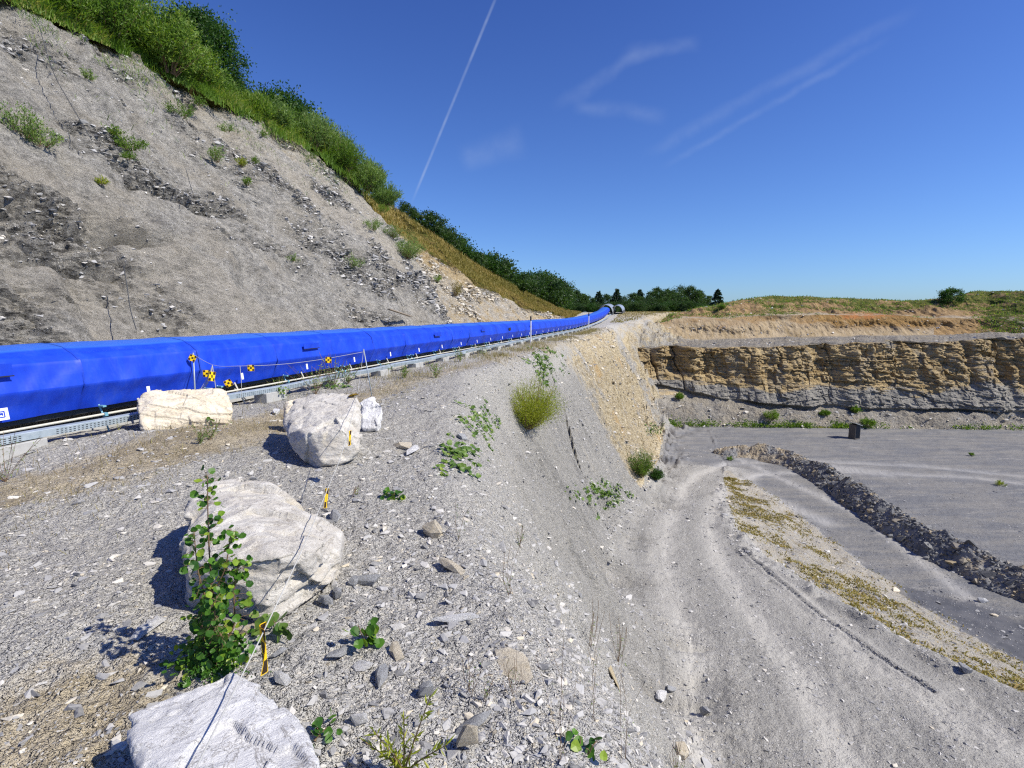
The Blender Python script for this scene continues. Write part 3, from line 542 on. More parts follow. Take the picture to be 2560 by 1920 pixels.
# ------------------------------------------------------------------ mesh builders for objects
def unit(v): return v/np.maximum(np.linalg.norm(v, axis=-1, keepdims=True), 1e-9)
def join(parts):                                           # [(V,F)] with quads/tris lists -> V, [F4, F3]
    Vs, q, t, n = [], [], [], 0
    for V, F in parts:
        V = np.asarray(V, float).reshape(-1, 3); F = F if isinstance(F, list) and F and isinstance(F[0], np.ndarray) else [np.asarray(F)]
        for f in F:
            if f.size: (q if f.shape[1] == 4 else t).append(f+n)
        Vs.append(V); n += len(V)
    return np.concatenate(Vs), ([np.concatenate(q)] if q else [])+([np.concatenate(t)] if t else [])
def tube(pts, rad, sides=6, cap=True):
    pts = np.asarray(pts, float); n = len(pts); rad = np.broadcast_to(rad, (n,))
    tg = unit(np.gradient(pts, axis=0)); up = np.array([0, 0, 1.]) if abs(tg[0][2]) < .9 else np.array([1., 0, 0])
    a = unit(np.cross(tg, up)); c = np.cross(tg, a); th = np.arange(sides)*2*pi/sides
    V = pts[:, None]+rad[:, None, None]*(a[:, None]*np.cos(th)[None, :, None]+c[:, None]*np.sin(th)[None, :, None])
    i = np.arange(n-1)[:, None]*sides; j = np.arange(sides)[None]; k = (j+1) % sides
    F = np.stack([i+j, i+k, i+sides+k, i+sides+j], -1).reshape(-1, 4); V = V.reshape(-1, 3)
    if cap:
        V = np.concatenate([V, pts[[0, -1]]]); j = np.arange(sides); k = (j+1) % sides
        T = np.concatenate([np.stack([k, j, np.full(sides, n*sides)], 1), np.stack([(n-1)*sides+j, (n-1)*sides+k, np.full(sides, n*sides+1)], 1)])
        return V, [F, T]
    return V, [F]
def box(c, sx, sy, sz, R=None):
    V = np.array([[x, y, z] for z in (-.5, .5) for y in (-.5, .5) for x in (-.5, .5)])*[sx, sy, sz]
    if R is not None: V = V@np.array(R).T
    return V+np.array(c), [np.array([[0, 2, 3, 1], [4, 5, 7, 6], [0, 1, 5, 4], [2, 6, 7, 3], [0, 4, 6, 2], [1, 3, 7, 5]])]
def bbox_bev(c, sx, sy, sz, R=None, bv=.01):               # box with bevelled edges
    bm = bmesh.new(); bmesh.ops.create_cube(bm, size=1)
    for v in bm.verts: v.co = Vector((v.co.x*sx, v.co.y*sy, v.co.z*sz))
    bmesh.ops.bevel(bm, geom=bm.edges[:], offset=bv, segments=1, affect='EDGES')
    bmesh.ops.triangulate(bm, faces=bm.faces[:])
    V = np.array([v.co[:] for v in bm.verts]); F = np.array([[v.index for v in f.verts] for f in bm.faces]); bm.free()
    if R is not None: V = V@np.array(R).T
    return V+np.array(c), [F]
RS = np.array([[sa, -ca, 0], [ca, sa, 0], [0, 0, 1]])        # columns: s axis, p axis, z
def SPZ(s, p, z): x, y = XY(s, p); return np.stack(np.broadcast_arrays(x, y, z), -1)
def leaves(P, D, L, Wd, fold=.25, rnd=None, U=None):
    P = np.asarray(P, float); n = len(P); D = unit(np.asarray(D, float)); L = np.broadcast_to(L, (n,))[:, None]; Wd = np.broadcast_to(Wd, (n,))[:, None]
    U = RG.normal(size=(n, 3)) if U is None else U+RG.normal(size=(n, 3))*.35
    side = unit(np.cross(D, U)); nm = np.cross(side, D)
    m = P+D*L*.45
    V = np.stack([P, m+side*Wd*.5+nm*Wd*fold, P+D*L, m-side*Wd*.5+nm*Wd*fold], 1).reshape(-1, 3)
    i = np.arange(n)*4; F = np.concatenate([np.stack([i, i+1, i+2], 1), np.stack([i, i+2, i+3], 1)])
    r = RG.random(n) if rnd is None else rnd
    return V, [F], np.repeat(r, 4)
def round_leaves(P, N, R, rnd=None, k=7, cup=.15):
    P = np.asarray(P, float); n = len(P); N = unit(np.asarray(N, float)); R = np.broadcast_to(R, (n,))[:, None]
    a = unit(np.cross(N, RG.normal(size=(n, 3)))); c = np.cross(N, a); th = np.arange(k)*2*pi/k
    rad = np.array([1.25]+[1.0]*(k-1)); rad[k//2] *= .82
    V = [P+a*R*1.0-N*R*cup]
    for t, q in zip(th, rad): V.append(P+a*R*1.0+(a*(-cos(t))*q+c*sin(t)*q)*R+N*R*cup*RG.uniform(-.3, 1.2, size=(n, 1)))
    V = np.stack(V, 1).reshape(-1, 3); i = np.arange(n)*(k+1)
    F = np.concatenate([np.stack([i, i+1+j, i+1+(j+1) % k], 1) for j in range(k)])
    return V, [F], np.repeat(RG.random(n) if rnd is None else rnd, k+1)
def blades(P, H, w, lean=.35, D=None, rnd=None):
    P = np.asarray(P, float); n = len(P); H = np.broadcast_to(H, (n,))[:, None]; w = np.broadcast_to(w, (n,))[:, None]
    th = RG.random(n)*2*pi; a = np.stack([np.cos(th), np.sin(th), 0*th], 1); ln = RG.normal(size=(n, 3))*lean; ln[:, 2] = 0
    if D is not None: ln = ln+D
    m = P+np.array([0, 0, .55])*H+ln*H*.35; tp = P+np.array([0, 0, 1.])*H*(1-.25*np.linalg.norm(ln, axis=1, keepdims=True))+ln*H
    V = np.stack([P-a*w/2, P+a*w/2, m+a*w*.4, m-a*w*.4, tp], 1).reshape(-1, 3); i = np.arange(n)*5
    return V, [np.stack([i, i+1, i+2, i+3], 1), np.stack([i+3, i+2, i+4], 1)], np.repeat(RG.random(n) if rnd is None else rnd, 5)
def G(P): P[:, 2] = ground(P[:, 0], P[:, 1]); return P
TT = np.exp(np.linspace(math.log(1.2), math.log(160), 1600))
def ghit(x, y):                                            # where a line of sight meets the ground sheet
    d = rayd(x, y); g = ground(d[0]*TT, d[1]*TT); i = np.argmax(EYE+d[2]*TT < g); t = TT[i]
    return np.array([d[0]*t, d[1]*t, float(g[i])]), t

def hull_mesh(pts):
    bm = bmesh.new()
    for q in pts: bm.verts.new(tuple(q))
    r = bmesh.ops.convex_hull(bm, input=bm.verts[:]); dele = [e for e in r['geom_interior'] if isinstance(e, bmesh.types.BMVert)]
    bmesh.ops.delete(bm, geom=dele, context='VERTS'); me = bpy.data.meshes.new('h'); bm.to_mesh(me); bm.free(); return me
def rock_mesh(pts, vox, amp=.02, seed=0, layer=.0, rough=1., cuts=(), k=70):
    pts = np.asarray(pts, float); c = pts.mean(0); me = hull_mesh(pts-c)
    o = bpy.data.objects.new('tmp', me); COL.objects.link(o)
    md = o.modifiers.new('r', 'REMESH'); md.mode = 'VOXEL'; md.voxel_size = vox
    sm_ = o.modifiers.new('s', 'SMOOTH'); sm_.iterations = 1; sm_.factor = .5
    dg = bpy.context.evaluated_depsgraph_get(); e = bpy.data.meshes.new_from_object(o.evaluated_get(dg))
    bpy.data.objects.remove(o); n = len(e.vertices); V = np.zeros(n*3); e.vertices.foreach_get('co', V); V = V.reshape(-1, 3)
    N = np.zeros(n*3); e.vertices.foreach_get('normal', N); N = N.reshape(-1, 3)
    F = np.array([list(p.vertices) for p in e.polygons]) if all(len(p.vertices) == 4 for p in e.polygons) else [list(p.vertices) for p in e.polygons]
    bpy.data.meshes.remove(e); f = 1/(amp*14)
    big = fb3(V[:, 0]*f*.35, V[:, 1]*f*.35, V[:, 2]*f*.6, 3, seed); rid = 1-2*np.abs(fb3(V[:, 0]*f, V[:, 1]*f, V[:, 2]*f*1.5, 3, seed+5))
    # chipped planes: terrace the big noise
    d = amp*(.25*big+.16*rid)*rough+amp*.12*fb3(V[:, 0]*f*5, V[:, 1]*f*5, V[:, 2]*f*5, 3, seed+9)
    r = np.random.default_rng(seed+77); wv = V+amp*1.2*np.stack([fb3(V[:, 0]*f*.8, V[:, 1]*f*.8, V[:, 2]*f*.8, 2, seed+s_) for s_ in (21, 22, 23)], 1)
    for kk, sc in ((k//3, 1.), (k*3, .38)):
        ix = r.integers(0, n, kk); cp = V[ix]*1.0; cn = unit(N[ix]+r.normal(size=(kk, 3))*.22)
        D2 = np.stack([np.sum((wv-cp[j])**2, 1)*r.uniform(.6, 1.6) for j in range(kk)], 1); j = np.argmin(D2, 1); pl = np.sum((cp[j]-V)*cn[j], 1)*(.9 if sc == 1 else .7)+(r.uniform(-1, 1, kk)*amp*.8*sc)[j]
        d = d+np.clip(pl, -amp*2.2*sc, amp*2.2*sc)*.62
    d = d-amp*.8
    if layer: zz = V[:, 2]*.95+V[:, 0]*.2+.03*fb3(V[:, 0]*3, V[:, 1]*3, V[:, 2]*3, 2, seed+11); d = d+layer*(hsh(np.floor(zz/.045), seed=seed)-.5)*(np.abs(N[:, 2]) < .75)
    for q, dr, r, dep in cuts: d = d-dep*np.exp(-(np.linalg.norm((V-(np.array(q)-c))/np.array(dr), axis=1)/r)**4)
    return V+N*d[:, None], F, c
def rock(name, pts, vox, mat, label, cat, amp=.02, seed=0, layer=0., group=None, base=None, cuts=()):
    V, F, c = rock_mesh(pts, vox, amp, seed, layer, cuts=cuts)
    c2 = np.array(c); zb = V[:, 2].min(); V[:, 2] -= zb; c2[2] += zb
    o = mk(name, V, F if isinstance(F, np.ndarray) else F, M[mat], smooth=True); o.location = tuple(c2)
    return tag(o, label, cat, group)
def withbase(top, zb, k=.8, shift=(0, 0)):
    t = np.array(top); c = t.mean(0); b = c+(t-c)*[k, k, 0]; b[:, 2] = zb; b[:, 0] += shift[0]; b[:, 1] += shift[1]; return np.concatenate([t, b])

# ------------------------------------------------------------------ boulders
W3 = lambda L: [W(*q) for q in L]
r1 = W3([(313, 1819, 1.86), (330, 1785, 1.93), (460, 1725, 2.06), (570, 1680, 2.16), (602, 1692, 2.13), (692, 1741, 2.0), (745, 1794, 1.88), (769, 1843, 1.77), (800, 1925, 1.6), (345, 1880, 1.74), (366, 1925, 1.6), (420, 2150, 1.3), (780, 2150, 1.3)])
rock('boulder', withbase(r1, -.05, .78, (.06, 0)), .009, 'white_rock', 'flat topped whitish boulder nearest the camera in the bottom left foreground', 'boulder', .0075, 3, .0)
r2 = W3([(541, 1203, 4.15), (600, 1203, 4.2), (671, 1213, 4.15), (685, 1238, 4.05), (725, 1265, 3.95), (769, 1277, 3.9), (810, 1306, 3.75), (840, 1335, 3.55), (838, 1400, 3.4), (458, 1359, 3.3), (472, 1266, 3.8), (600, 1408, 2.86), (475, 1400, 2.98), (700, 1392, 2.9), (790, 1380, 3.08)])
r2 += W3([(476, 1503, 3.12), (560, 1525, 2.98), (685, 1551, 2.93), (803, 1495, 3.17), (834, 1445, 3.36)]) + [np.array([-2.25, 3.9, -.05]), np.array([-1.35, 3.9, -.05])]
rock('boulder', r2, .011, 'grey_rock', 'large grey boulder behind the leafy sapling with ledges across its front', 'boulder', .022, 17, .035, cuts=(((-1.55, 2.95, .18), (.55, .2, .025), 1, .05), ((-1.35, 3.0, .1), (.45, .2, .02), 1, .04)))
r3 = W3([(708, 1062, 6.4), (713, 1037, 6.6), (726, 1022, 6.8), (741, 996, 7.1), (802, 984, 7.1), (870, 986, 7.0), (891, 994, 6.85), (903, 1010, 6.7), (906, 1070, 6.3), (896, 1128, 6.0), (868, 1156, 5.93), (845, 1164, 5.9), (805, 1154, 5.78), (782, 1136, 5.8), (731, 1116, 5.95), (718, 1093, 6.1), (760, 1085, 5.8), (850, 1072, 5.85), (880, 1085, 5.95)])+[np.array([-2.7, 6.5, -.05]), np.array([-2.15, 6.9, -.05]), np.array([-1.95, 6.1, -.05]), np.array([-2.3, 5.75, -.05])]
rock('boulder', r3, .012, 'grey_rock', 'pale boulder with undercut shaded side between the sapling boulder and the blue conveyor', 'boulder', .017, 29, .012)
r4 = W3([(345, 1004, 7.6), (362, 984, 7.75), (392, 975, 7.95), (506, 970, 8.3), (553, 970, 8.4), (568, 982, 8.3), (580, 1011, 8.1), (575, 1033, 7.9), (543, 1050, 7.8), (452, 1060, 7.55), (365, 1068, 7.35), (353, 1058, 7.35), (347, 1025, 7.45), (400, 1000, 7.6), (520, 990, 7.95)])
rock('boulder', withbase(r4, -.04, .93), .012, 'cream_rock', 'long cream coloured boulder lying against the cable tray below the blue cover', 'boulder', .016, 41, .03)
r5 = W3([(708, 1012, 7.7), (724, 1000, 7.8), (751, 993, 7.9), (765, 1000, 7.9), (765, 1040, 7.7), (708, 1047, 7.6), (716, 1030, 7.5)])
rock('boulder', withbase(r5, 0, .9), .01, 'cream_rock', 'small cream rock tucked behind the left side of the pale boulder', 'boulder', .014, 51)
r6 = W3([(903, 1001, 8.1), (934, 991, 8.2), (954, 1014, 8.0), (956, 1040, 7.9), (948, 1058, 7.8), (918, 1072, 7.75), (905, 1066, 7.8), (895, 1020, 8.2)])
rock('boulder', withbase(r6, -.02, .85), .011, 'white_rock', 'small white rock standing just right of the pale boulder', 'boulder', .016, 61)

# ------------------------------------------------------------------ stones
def ico(sub):
    bm = bmesh.new(); bmesh.ops.create_icosphere(bm, subdivisions=sub, radius=1); V = np.array([v.co[:] for v in bm.verts]); F = np.array([[v.index for v in f.verts] for f in bm.faces]); bm.free(); return V, F
I1 = 9
def stone_shape(npt, seed, flat=.6):
    r = np.random.default_rng(seed); n = unit(r.normal(size=(npt, 3)))*r.uniform(.82, 1.12, (npt, 1))*[1.15, r.uniform(.65, .95), flat*r.uniform(.7, 1.15)]
    bm = bmesh.new()
    for q in n: bm.verts.new(tuple(q))
    rr_ = bmesh.ops.convex_hull(bm, input=bm.verts[:]); bmesh.ops.delete(bm, geom=[e for e in rr_['geom_interior'] if isinstance(e, bmesh.types.BMVert)], context='VERTS')
    bmesh.ops.triangulate(bm, faces=bm.faces[:]); bm.verts.index_update()
    V = np.array([v.co[:] for v in bm.verts]); F = np.array([[v.index for v in f.verts] for f in bm.faces]); bm.free(); return V, F
def scatter(P, size, base, rndv, nvar=14, flat=.45, up=.25):
    n = len(P); var = RG.integers(0, nvar, n); out = []; rs = []
    for k in range(nvar):
        V, F = stone_shape(base, 900+k, flat); m = np.where(var == k)[0]
        if not len(m): continue
        th = RG.random(len(m))*2*pi; tx = RG.normal(size=len(m))*.35; c, s = np.cos(th), np.sin(th); ct, st = np.cos(tx), np.sin(tx)
        X = V[None, :, 0]; Y = V[None, :, 1]*ct[:, None]-V[None, :, 2]*st[:, None]; Z = V[None, :, 1]*st[:, None]+V[None, :, 2]*ct[:, None]
        Q = np.stack([X*c[:, None]-Y*s[:, None], X*s[:, None]+Y*c[:, None], Z], -1)*size[m][:, None, None]
        Q = Q+P[m][:, None, :]+np.array([0, 0, 1])*size[m][:, None, None]*up*flat
        out.append((Q.reshape(-1, 3), [(F[None]+(np.arange(len(m))*len(V))[:, None, None]).reshape(-1, 3)])); rs.append(np.repeat(rndv[m], len(V)))
    V, F = join(out); return V, F, np.concatenate(rs)
def polar_pts(n, r0, r1, a0, a1, gam=1.): r = np.exp(RG.uniform(math.log(r0), math.log(r1), n)); a = np.radians(RG.uniform(a0, a1, n)); return np.stack([r*np.sin(a), r*np.cos(a), 0*r], 1)
P = polar_pts(150000, 1.25, 19, -50, 44); s_, p_ = SP(P[:, 0], P[:, 1]); wq = (p_edge(s_)-p_)/(p_edge(s_)-p_toe(s_))
r = np.hypot(P[:, 0], P[:, 1]); dens = np.clip(.30+.8*np.exp(-((wq-.25)/.5)**2)+.35*fb2(P[:, 0]*1.3, P[:, 1]*1.3, 3, 701), .03, 1)*np.clip(1.3-r/20, .15, 1)
k = RG.random(len(P)) < dens; P, r = G(P[k]), r[k]
sz = .0032+.0052*RG.pareto(2.25, len(P)); sz = np.clip(sz, .003, .045)*np.clip(.55+r/8, .6, 1.7); sz = np.clip(sz, 0, .06)
V, F, rn = scatter(P, sz, I1, RG.random(len(P))**1.25)
tag(mk('gravel', V, F, M['stone'], attrs=dict(rnd=rn)), 'loose grey and cream gravel scattered over the bank top and slope', 'gravel', kind='stuff')
# coarse spill at the foot of the slope and along the road edge
Q = []
for s in np.arange(7, 48, .02):
    for _ in range(2): Q.append((*XY(s, p_toe(s)+RG.normal(-.1, .35)), 0)) if RG.random() < .8 else None
    if s < 40 and RG.random() < .9: Q.append((*XY(s, p_top(s)+RG.normal(.25, .3)), 0))
    if s < 40: Q.append((*XY(s, RG.uniform(p_bot(s), p_top(s))), 0)); Q.append((*XY(s, RG.uniform(p_bot(s), p_top(s))), 0))
rp = np.array(RUT); rt = RG.random(2600)*(len(rp)-1); ri = rt.astype(int); rq = rp[ri]+(rp[ri+1]-rp[ri])*(rt-ri)[:, None]+RG.normal(size=(2600, 2))*.035
P = G(np.concatenate([rq, rq[:, :1]*0], 1)); V, F, rn = scatter(P, RG.uniform(.012, .04, 2600), 8, RG.random(2600)*.25, nvar=4, flat=.8)  # clods kept to dark tones, painting in the rut's shadow line
tag(mk('clods', V, F, M['stone'], attrs=dict(rnd=rn)), 'clods along the rut in the quarry road, coloured dark as its shadow line', 'clods', kind='stuff')
P = G(np.array([q for q in Q if q is not None])); sz = np.clip(.016+.02*RG.pareto(2.5, len(P)), 0, .16)
V, F, rn = scatter(P, sz, I1, RG.random(len(P)))
tag(mk('gravel', V, F, M['stone'], attrs=dict(rnd=rn)), 'coarse gravel spilled along the foot of the slope and the road edges', 'gravel', kind='stuff')
# road pebbles and far rocky debris
P = polar_pts(125000, 8, 52, 3, 48); s_, p_ = SP(P[:, 0], P[:, 1]); k = (p_ < p_toe(s_)+.3)&(P[:, 1] < 56)&(RG.random(len(P)) < np.where(p_ > p_top(s_), .62, .3)+.5*fb2(P[:, 0]/1.5, P[:, 1]/1.5, 3, 711)); P = G(P[k]); r = np.hypot(P[:, 0], P[:, 1]); sz = np.clip(.009+.006*RG.pareto(2.4, len(P)), 0, .06)*np.clip(r/13, .8, 2)
V, F, rn = scatter(P, sz, 8, RG.random(len(P))**1.6*np.where((p_[k] < p_top(s_[k]))&(P[:, 1] > 0), .5, .85), nvar=5)
tag(mk('gravel', V, F, M['stone'], attrs=dict(rnd=rn)), 'small pebbles strewn across the road and the quarry floor', 'gravel', kind='stuff')
P = polar_pts(100000, 13, 62, -10, 20); s_, p_ = SP(P[:, 0], P[:, 1]); wq = (p_edge(s_)-p_)/(p_edge(s_)-p_toe(s_)); k = (wq > .02)&(wq < 1.05)&(RG.random(len(P)) < .35+.6*fb2(s_/1.2, p_/3, 3, 713)+.4*(s_ > 34)); P, s_ = P[k], s_[k]; P = G(P); r = np.hypot(P[:, 0], P[:, 1]); sz = np.clip(.018+.016*RG.pareto(2.4, len(P)), 0, .16)*np.clip(r/26, .6, 2.2)
V, F, rn = scatter(P, sz, 8, np.where((RG.random(len(P)) < .75)&(s_+3*fb2(s_/3, P[:, 2], 2, 5) > 32), RG.uniform(.90, .965, len(P)), RG.random(len(P))**1.4), nvar=6)
tag(mk('gravel', V, F, M['stone'], attrs=dict(rnd=rn)), 'rock chips and fragments embedded in the steep cut slope below the conveyor', 'gravel', kind='stuff')
# broken rock on the hillside
i = RG.choice(len(X0), 620000); sgi, fri = sg[i], frr[i]; k = (fri > .02)&(fri < .99)&(sgi > 0)&(sgi < 92)&(RG.random(len(i)) < np.clip(.22+1.5*frac[i]**1.2+.35*fb2(sgi/1.5, hh[i]/1.0, 3, 715)+.15*(sgi > 36), .04, 1)*(hgreen[i] < .3)*np.clip(sgi/14, .5, 1)); i = i[k]
P = np.stack([X0[i], Y0[i], Z0[i]], 1)-np.array([nx, ny, nzn])*.03; r = np.linalg.norm(P, axis=1); fi = frac[i]; sz = np.clip(.018+.018*RG.pareto(2.3, len(i)), 0, .15)*(.6+.75*fi)*np.clip(r/24, .7, 2.2)
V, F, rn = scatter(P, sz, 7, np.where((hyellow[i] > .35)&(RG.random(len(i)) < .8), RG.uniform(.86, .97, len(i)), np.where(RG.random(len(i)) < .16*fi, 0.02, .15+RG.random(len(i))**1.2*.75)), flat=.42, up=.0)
tag(mk('rock_debris', V, F, M['stone'], attrs=dict(rnd=rn)), 'broken flaky rock and chips bristling on the grey hillside face', 'rock debris', kind='stuff')
# stone debris on the talus and terrace
m = np.where((WY < 99) & (((Kk == 1) & (Ff < .85)) | ((Kk == 4) & (RG.random(len(Kk)) < .35)) | ((Kk == 5) & (RG.random(len(Kk)) < .15)) | ((Kk == 3) & (Ff > .01) & (Ff < .6)) | ((Kk == 2) & (Ff > .995))))[0]; i = RG.choice(m, 9000); P = np.stack([WX[i], WY[i], WZ[i]], 1)+RG.normal(size=(9000, 3))*[.3, .2, 0]
sz = np.clip(.05+.05*RG.pareto(2.3, len(P)), 0, .45)*np.where(P[:, 1] > 62.5, .8, .75); warm = np.where(RG.random(len(P)) < .45, RG.uniform(.8, 1, len(P)), RG.uniform(.1, .8, len(P)))
V, F, rn = scatter(P, sz, I1, warm)
tag(mk('scree', V, F, M['stone'], attrs=dict(rnd=rn)), 'ochre and grey scree on the talus and ledge of the far quarry wall', 'scree', kind='stuff')
# individual stones seen clearly in the photograph
protos = {}
def stone(px, py, size, mat, label, st=(1, 1, .7), cat='stone', group=None, seed=None, dz=0.):
    q, t = ghit(px, py); key = (mat, (seed or int(px+py)) % 5, st)
    if key not in protos:
        V, F = stone_shape(17, 40+key[1]*7+len(mat), 1.); o = mk('loose_stone', V*st, F, M[mat]); protos[key] = o
    else: o = protos[key].copy(); COL.objects.link(o)
    o.scale = (size/2,)*3; e_ = .12; gn = Vector((gz(q[0]-e_, q[1])-gz(q[0]+e_, q[1]), gz(q[0], q[1]-e_)-gz(q[0], q[1]+e_), 2*e_)).normalized()
    o.rotation_euler = (Vector((0, 0, 1)).rotation_difference((gn+Vector((RG.normal()*.12, RG.normal()*.12, 0))).normalized()).to_matrix()@Matrix.Rotation(.62 if st[0] < .4 else RG.random()*6.3, 3, 'Z')).to_euler(); o.location = (q[0], q[1], q[2]+size*.5*st[2]*.45+dz)
    tag(o, label, cat, group); return o
for a in ((2410, 1678, .33, 'blue_rock', 'dark block on the right edge of the quarry road', (1, .9, .8)), (899, 1806, .085, 'white_rock', 'small white stone standing in shadow right of the nearest boulder', (.8, .7, 1)),
    (704, 1705, .10, 'white_rock', 'rounded white stone behind the right corner of the nearest boulder', (1, .9, .7)), (620, 1582, .14, 'cream_rock', 'cream stone at the foot of the sapling beside the yellow flag', (1, .8, .5)),
    (374, 1575, .17, 'white_rock', 'flat grey slab in the shadow left of the sapling', (1.2, .9, .3)), (448, 1685, .14, 'cream_rock', 'flat cream stone touching the left of the sapling foot', (1.2, .8, .45)),
    (838, 1297, .17, 'blue_rock', 'blue grey stone just beyond the right shoulder of the large grey boulder', (1, .8, .6)), (815, 1515, .14, 'blue_rock', 'upright blue grey stone at the lower right corner of the large grey boulder', (.8, .8, 1)),
    (843, 1490, .12, 'blue_rock', 'square blue grey stone above its neighbour by the large grey boulder', (1, .8, .7)), (925, 1458, .17, 'blue_rock', 'broad blue grey stone lying right of the large grey boulder', (1.2, .8, .55)),
    (889, 1462, .10, 'blue_rock', 'dark small stone left of the broad blue grey stone', (1, .8, .8)), (850, 1640, .13, 'blue_rock', 'smooth blue grey stone left of the bright green seedling', (1.1, .9, .55)), (992, 1632, .11, 'cream_rock', 'flat cream stone right of the bright green seedling', (1.2, 1, .4)),
    (905, 1668, .09, 'white_rock', 'pale flat stone below the bright green seedling', (1.2, .9, .5)), (955, 1695, .12, 'blue_rock', 'rounded grey stone on the bank below the flat cream stone', (1.1, .8, .6)), (695, 1640, .08, 'blue_rock', 'dark pebble beneath the broad leaved plant by the yellow flag', (1, .8, .8)),
    (1068, 1738, .11, 'blue_rock', 'dark shadowed stone above the willow shoot', (1, .8, .7)), (1290, 1672, .42, 'cream_rock', 'long cream slab lying down the slope', (.36, 1.0, .14)), (1529, 1686, .52, 'yellow_rock', 'thin yellow slab near the foot of the slope', (.26, 1.0, .14)),
    (1172, 1872, .15, 'cream_rock', 'tall cream rock at the bottom edge right of the willow shoot', (.7, .6, 1)), (1182, 1818, .13, 'blue_rock', 'broad grey stone above the tall cream rock', (1.2, .8, .5)), (1703, 1890, .34, 'cream_rock', 'cream stone with moss at the bottom of the picture beside the road', (.7, .6, 1)),
    (1653, 1745, .30, 'white_rock', 'white stone at the foot of the slope by the road', (1, .8, .7)), (1675, 1728, .27, 'blue_rock', 'dark stone behind the white stone at the slope foot', (1, .8, .8)), (1762, 1785, .30, 'blue_rock', 'single dark stone out on the road', (1.1, .8, .6)), (1081, 1335, .20, 'cream_rock', 'cream stone on the bank right of the large grey boulder', (1, .8, .8)),
    (1008, 1118, .26, 'cream_rock', 'cream stone on the bank top left of the leafy patches', (1.3, .8, .4)), (1030, 1130, .24, 'white_rock', 'pale stone just below the cream stone on the bank top', (1.3, .8, .4)), (693, 1034, .22, 'white_rock', 'white stone on the gravel left of the pale boulder', (1.1, .8, .6)),
    (1125, 1424, .22, 'cream_rock', 'long pale stone lying midway down the slope', (1.3, .6, .4)), (1145, 1550, .17, 'white_rock', 'pointed white stone on the middle of the slope', (1.5, .5, .4)), (1155, 1098, .30, 'blue_rock', 'grey slab with a dark underside above the lower leafy patch', (1.2, .8, .4)),
    (2456, 1506, .42, 'blue_rock', 'grey stone on the floor by the edge of the wet silt', (1.1, .9, .6)), (2485, 1541, .24, 'cream_rock', 'small cream stone lying in the wet silt', (1.2, .7, .5)), (1822, 1256, .22, 'cream_rock', 'cream stone on the left margin of the embankment', (1, .8, .7)), (2240, 1482, .5, 'cream_rock', 'cream rock on the stony embankment', (1.2, .8, .6))):
    stone(a[0], a[1], a[2], a[3], a[4], a[5])
for k, (x, y, z) in enumerate([(a, c, v) for a, c, v in zip(RG.uniform(860, 1500, 26), RG.uniform(1330, 1900, 26), RG.random(26))]):
    q, t = ghit(x, y)
    stone(x, y, t*RG.uniform(.009, .017), ('blue_rock', 'white_rock', 'cream_rock')[k % 3], 'fist sized angular stone lying loose in the gravel of the slope', [(1.2, .8, .5), (1, .8, .7), (1.3, .7, .4)][k % 3], group='loose stones in the slope gravel', seed=k)

# ------------------------------------------------------------------ rubble bank on the quarry floor
BC = [(18.4, 46.2), (20.6, 45.8), (22.9, 44.9), (24.4, 42.6), (24.4, 38), (23.6, 32.7), (23.0, 28.4), (23.0, 25.2), (23.7, 22.6), (25.2, 18.6), (27, 14), (29, 9)]
bl = np.array(BC); cum = np.concatenate([[0], np.cumsum(np.hypot(*np.diff(bl, axis=0).T))]); u = np.linspace(0, cum[-1], 700)
cx, cy = np.interp(u, cum, bl[:, 0]), np.interp(u, cum, bl[:, 1]); ker = np.ones(41)/41
cx = np.convolve(np.pad(cx, 20, 'edge'), ker, 'valid'); cy = np.convolve(np.pad(cy, 20, 'edge'), ker, 'valid')
tx, ty = np.gradient(cx), np.gradient(cy); l = np.hypot(tx, ty); tx, ty = tx/l, ty/l
v = np.linspace(-1, 1, 70); U, Vv = np.meshgrid(u, v, indexing='ij'); hw = np.interp(u, [0, 2, 5, 12, 60], [.5, 1.3, 1.65, 1.35, 1.6])[:, None]*(1+.15*vn2(u*.7, u*0, 5)[:, None]); hh_ = np.interp(u, [0, 1.5, 4, 8, 60], [.05, .65, 1.15, 1.0, 1.15])[:, None]*(1+.25*vn2(u*.45, u*0, 7)[:, None])
off = Vv*hw; bx = cx[:, None]-ty[:, None]*off; by = cy[:, None]+tx[:, None]*off
prof = np.clip(1-np.abs(Vv)**1.35, 0, 1); bz = -11.06+hh_*prof+prof**.3*(.16*fb2(bx/.7, by/.7, 4, 801)+.08*np.abs(fb2(bx/.25, by/.25, 2, 805)))
tag(mk('rubble_bank', np.stack([bx, by, bz], -1).reshape(-1, 3), grid_faces(700, 70), M['rubble'], attrs=dict(rnd=np.clip(.45+.3*fb2(bx, by, 3, 9)+.35*sm(12-U, 0, 6), 0, 1)), smooth=False), kind='structure')
i = RG.integers(0, bx.size, 9000); P = np.stack([bx.ravel()[i], by.ravel()[i], bz.ravel()[i]], 1); sz = np.clip(.05+.05*RG.pareto(2.6, 9000), 0, .34)*np.clip((U.ravel()[i])/9, .5, 1)
V, F, rn = scatter(P, sz, I1, np.clip(RG.random(9000)**1.5+.45*np.clip(1-U.ravel()[i]/12, 0, 1), 0, 1), up=.1, flat=.8)
tag(mk('rubble', V, F, M['rubble'], attrs=dict(rnd=rn)), 'dark broken rubble heaped along the bank on the quarry floor', 'rubble', kind='stuff')

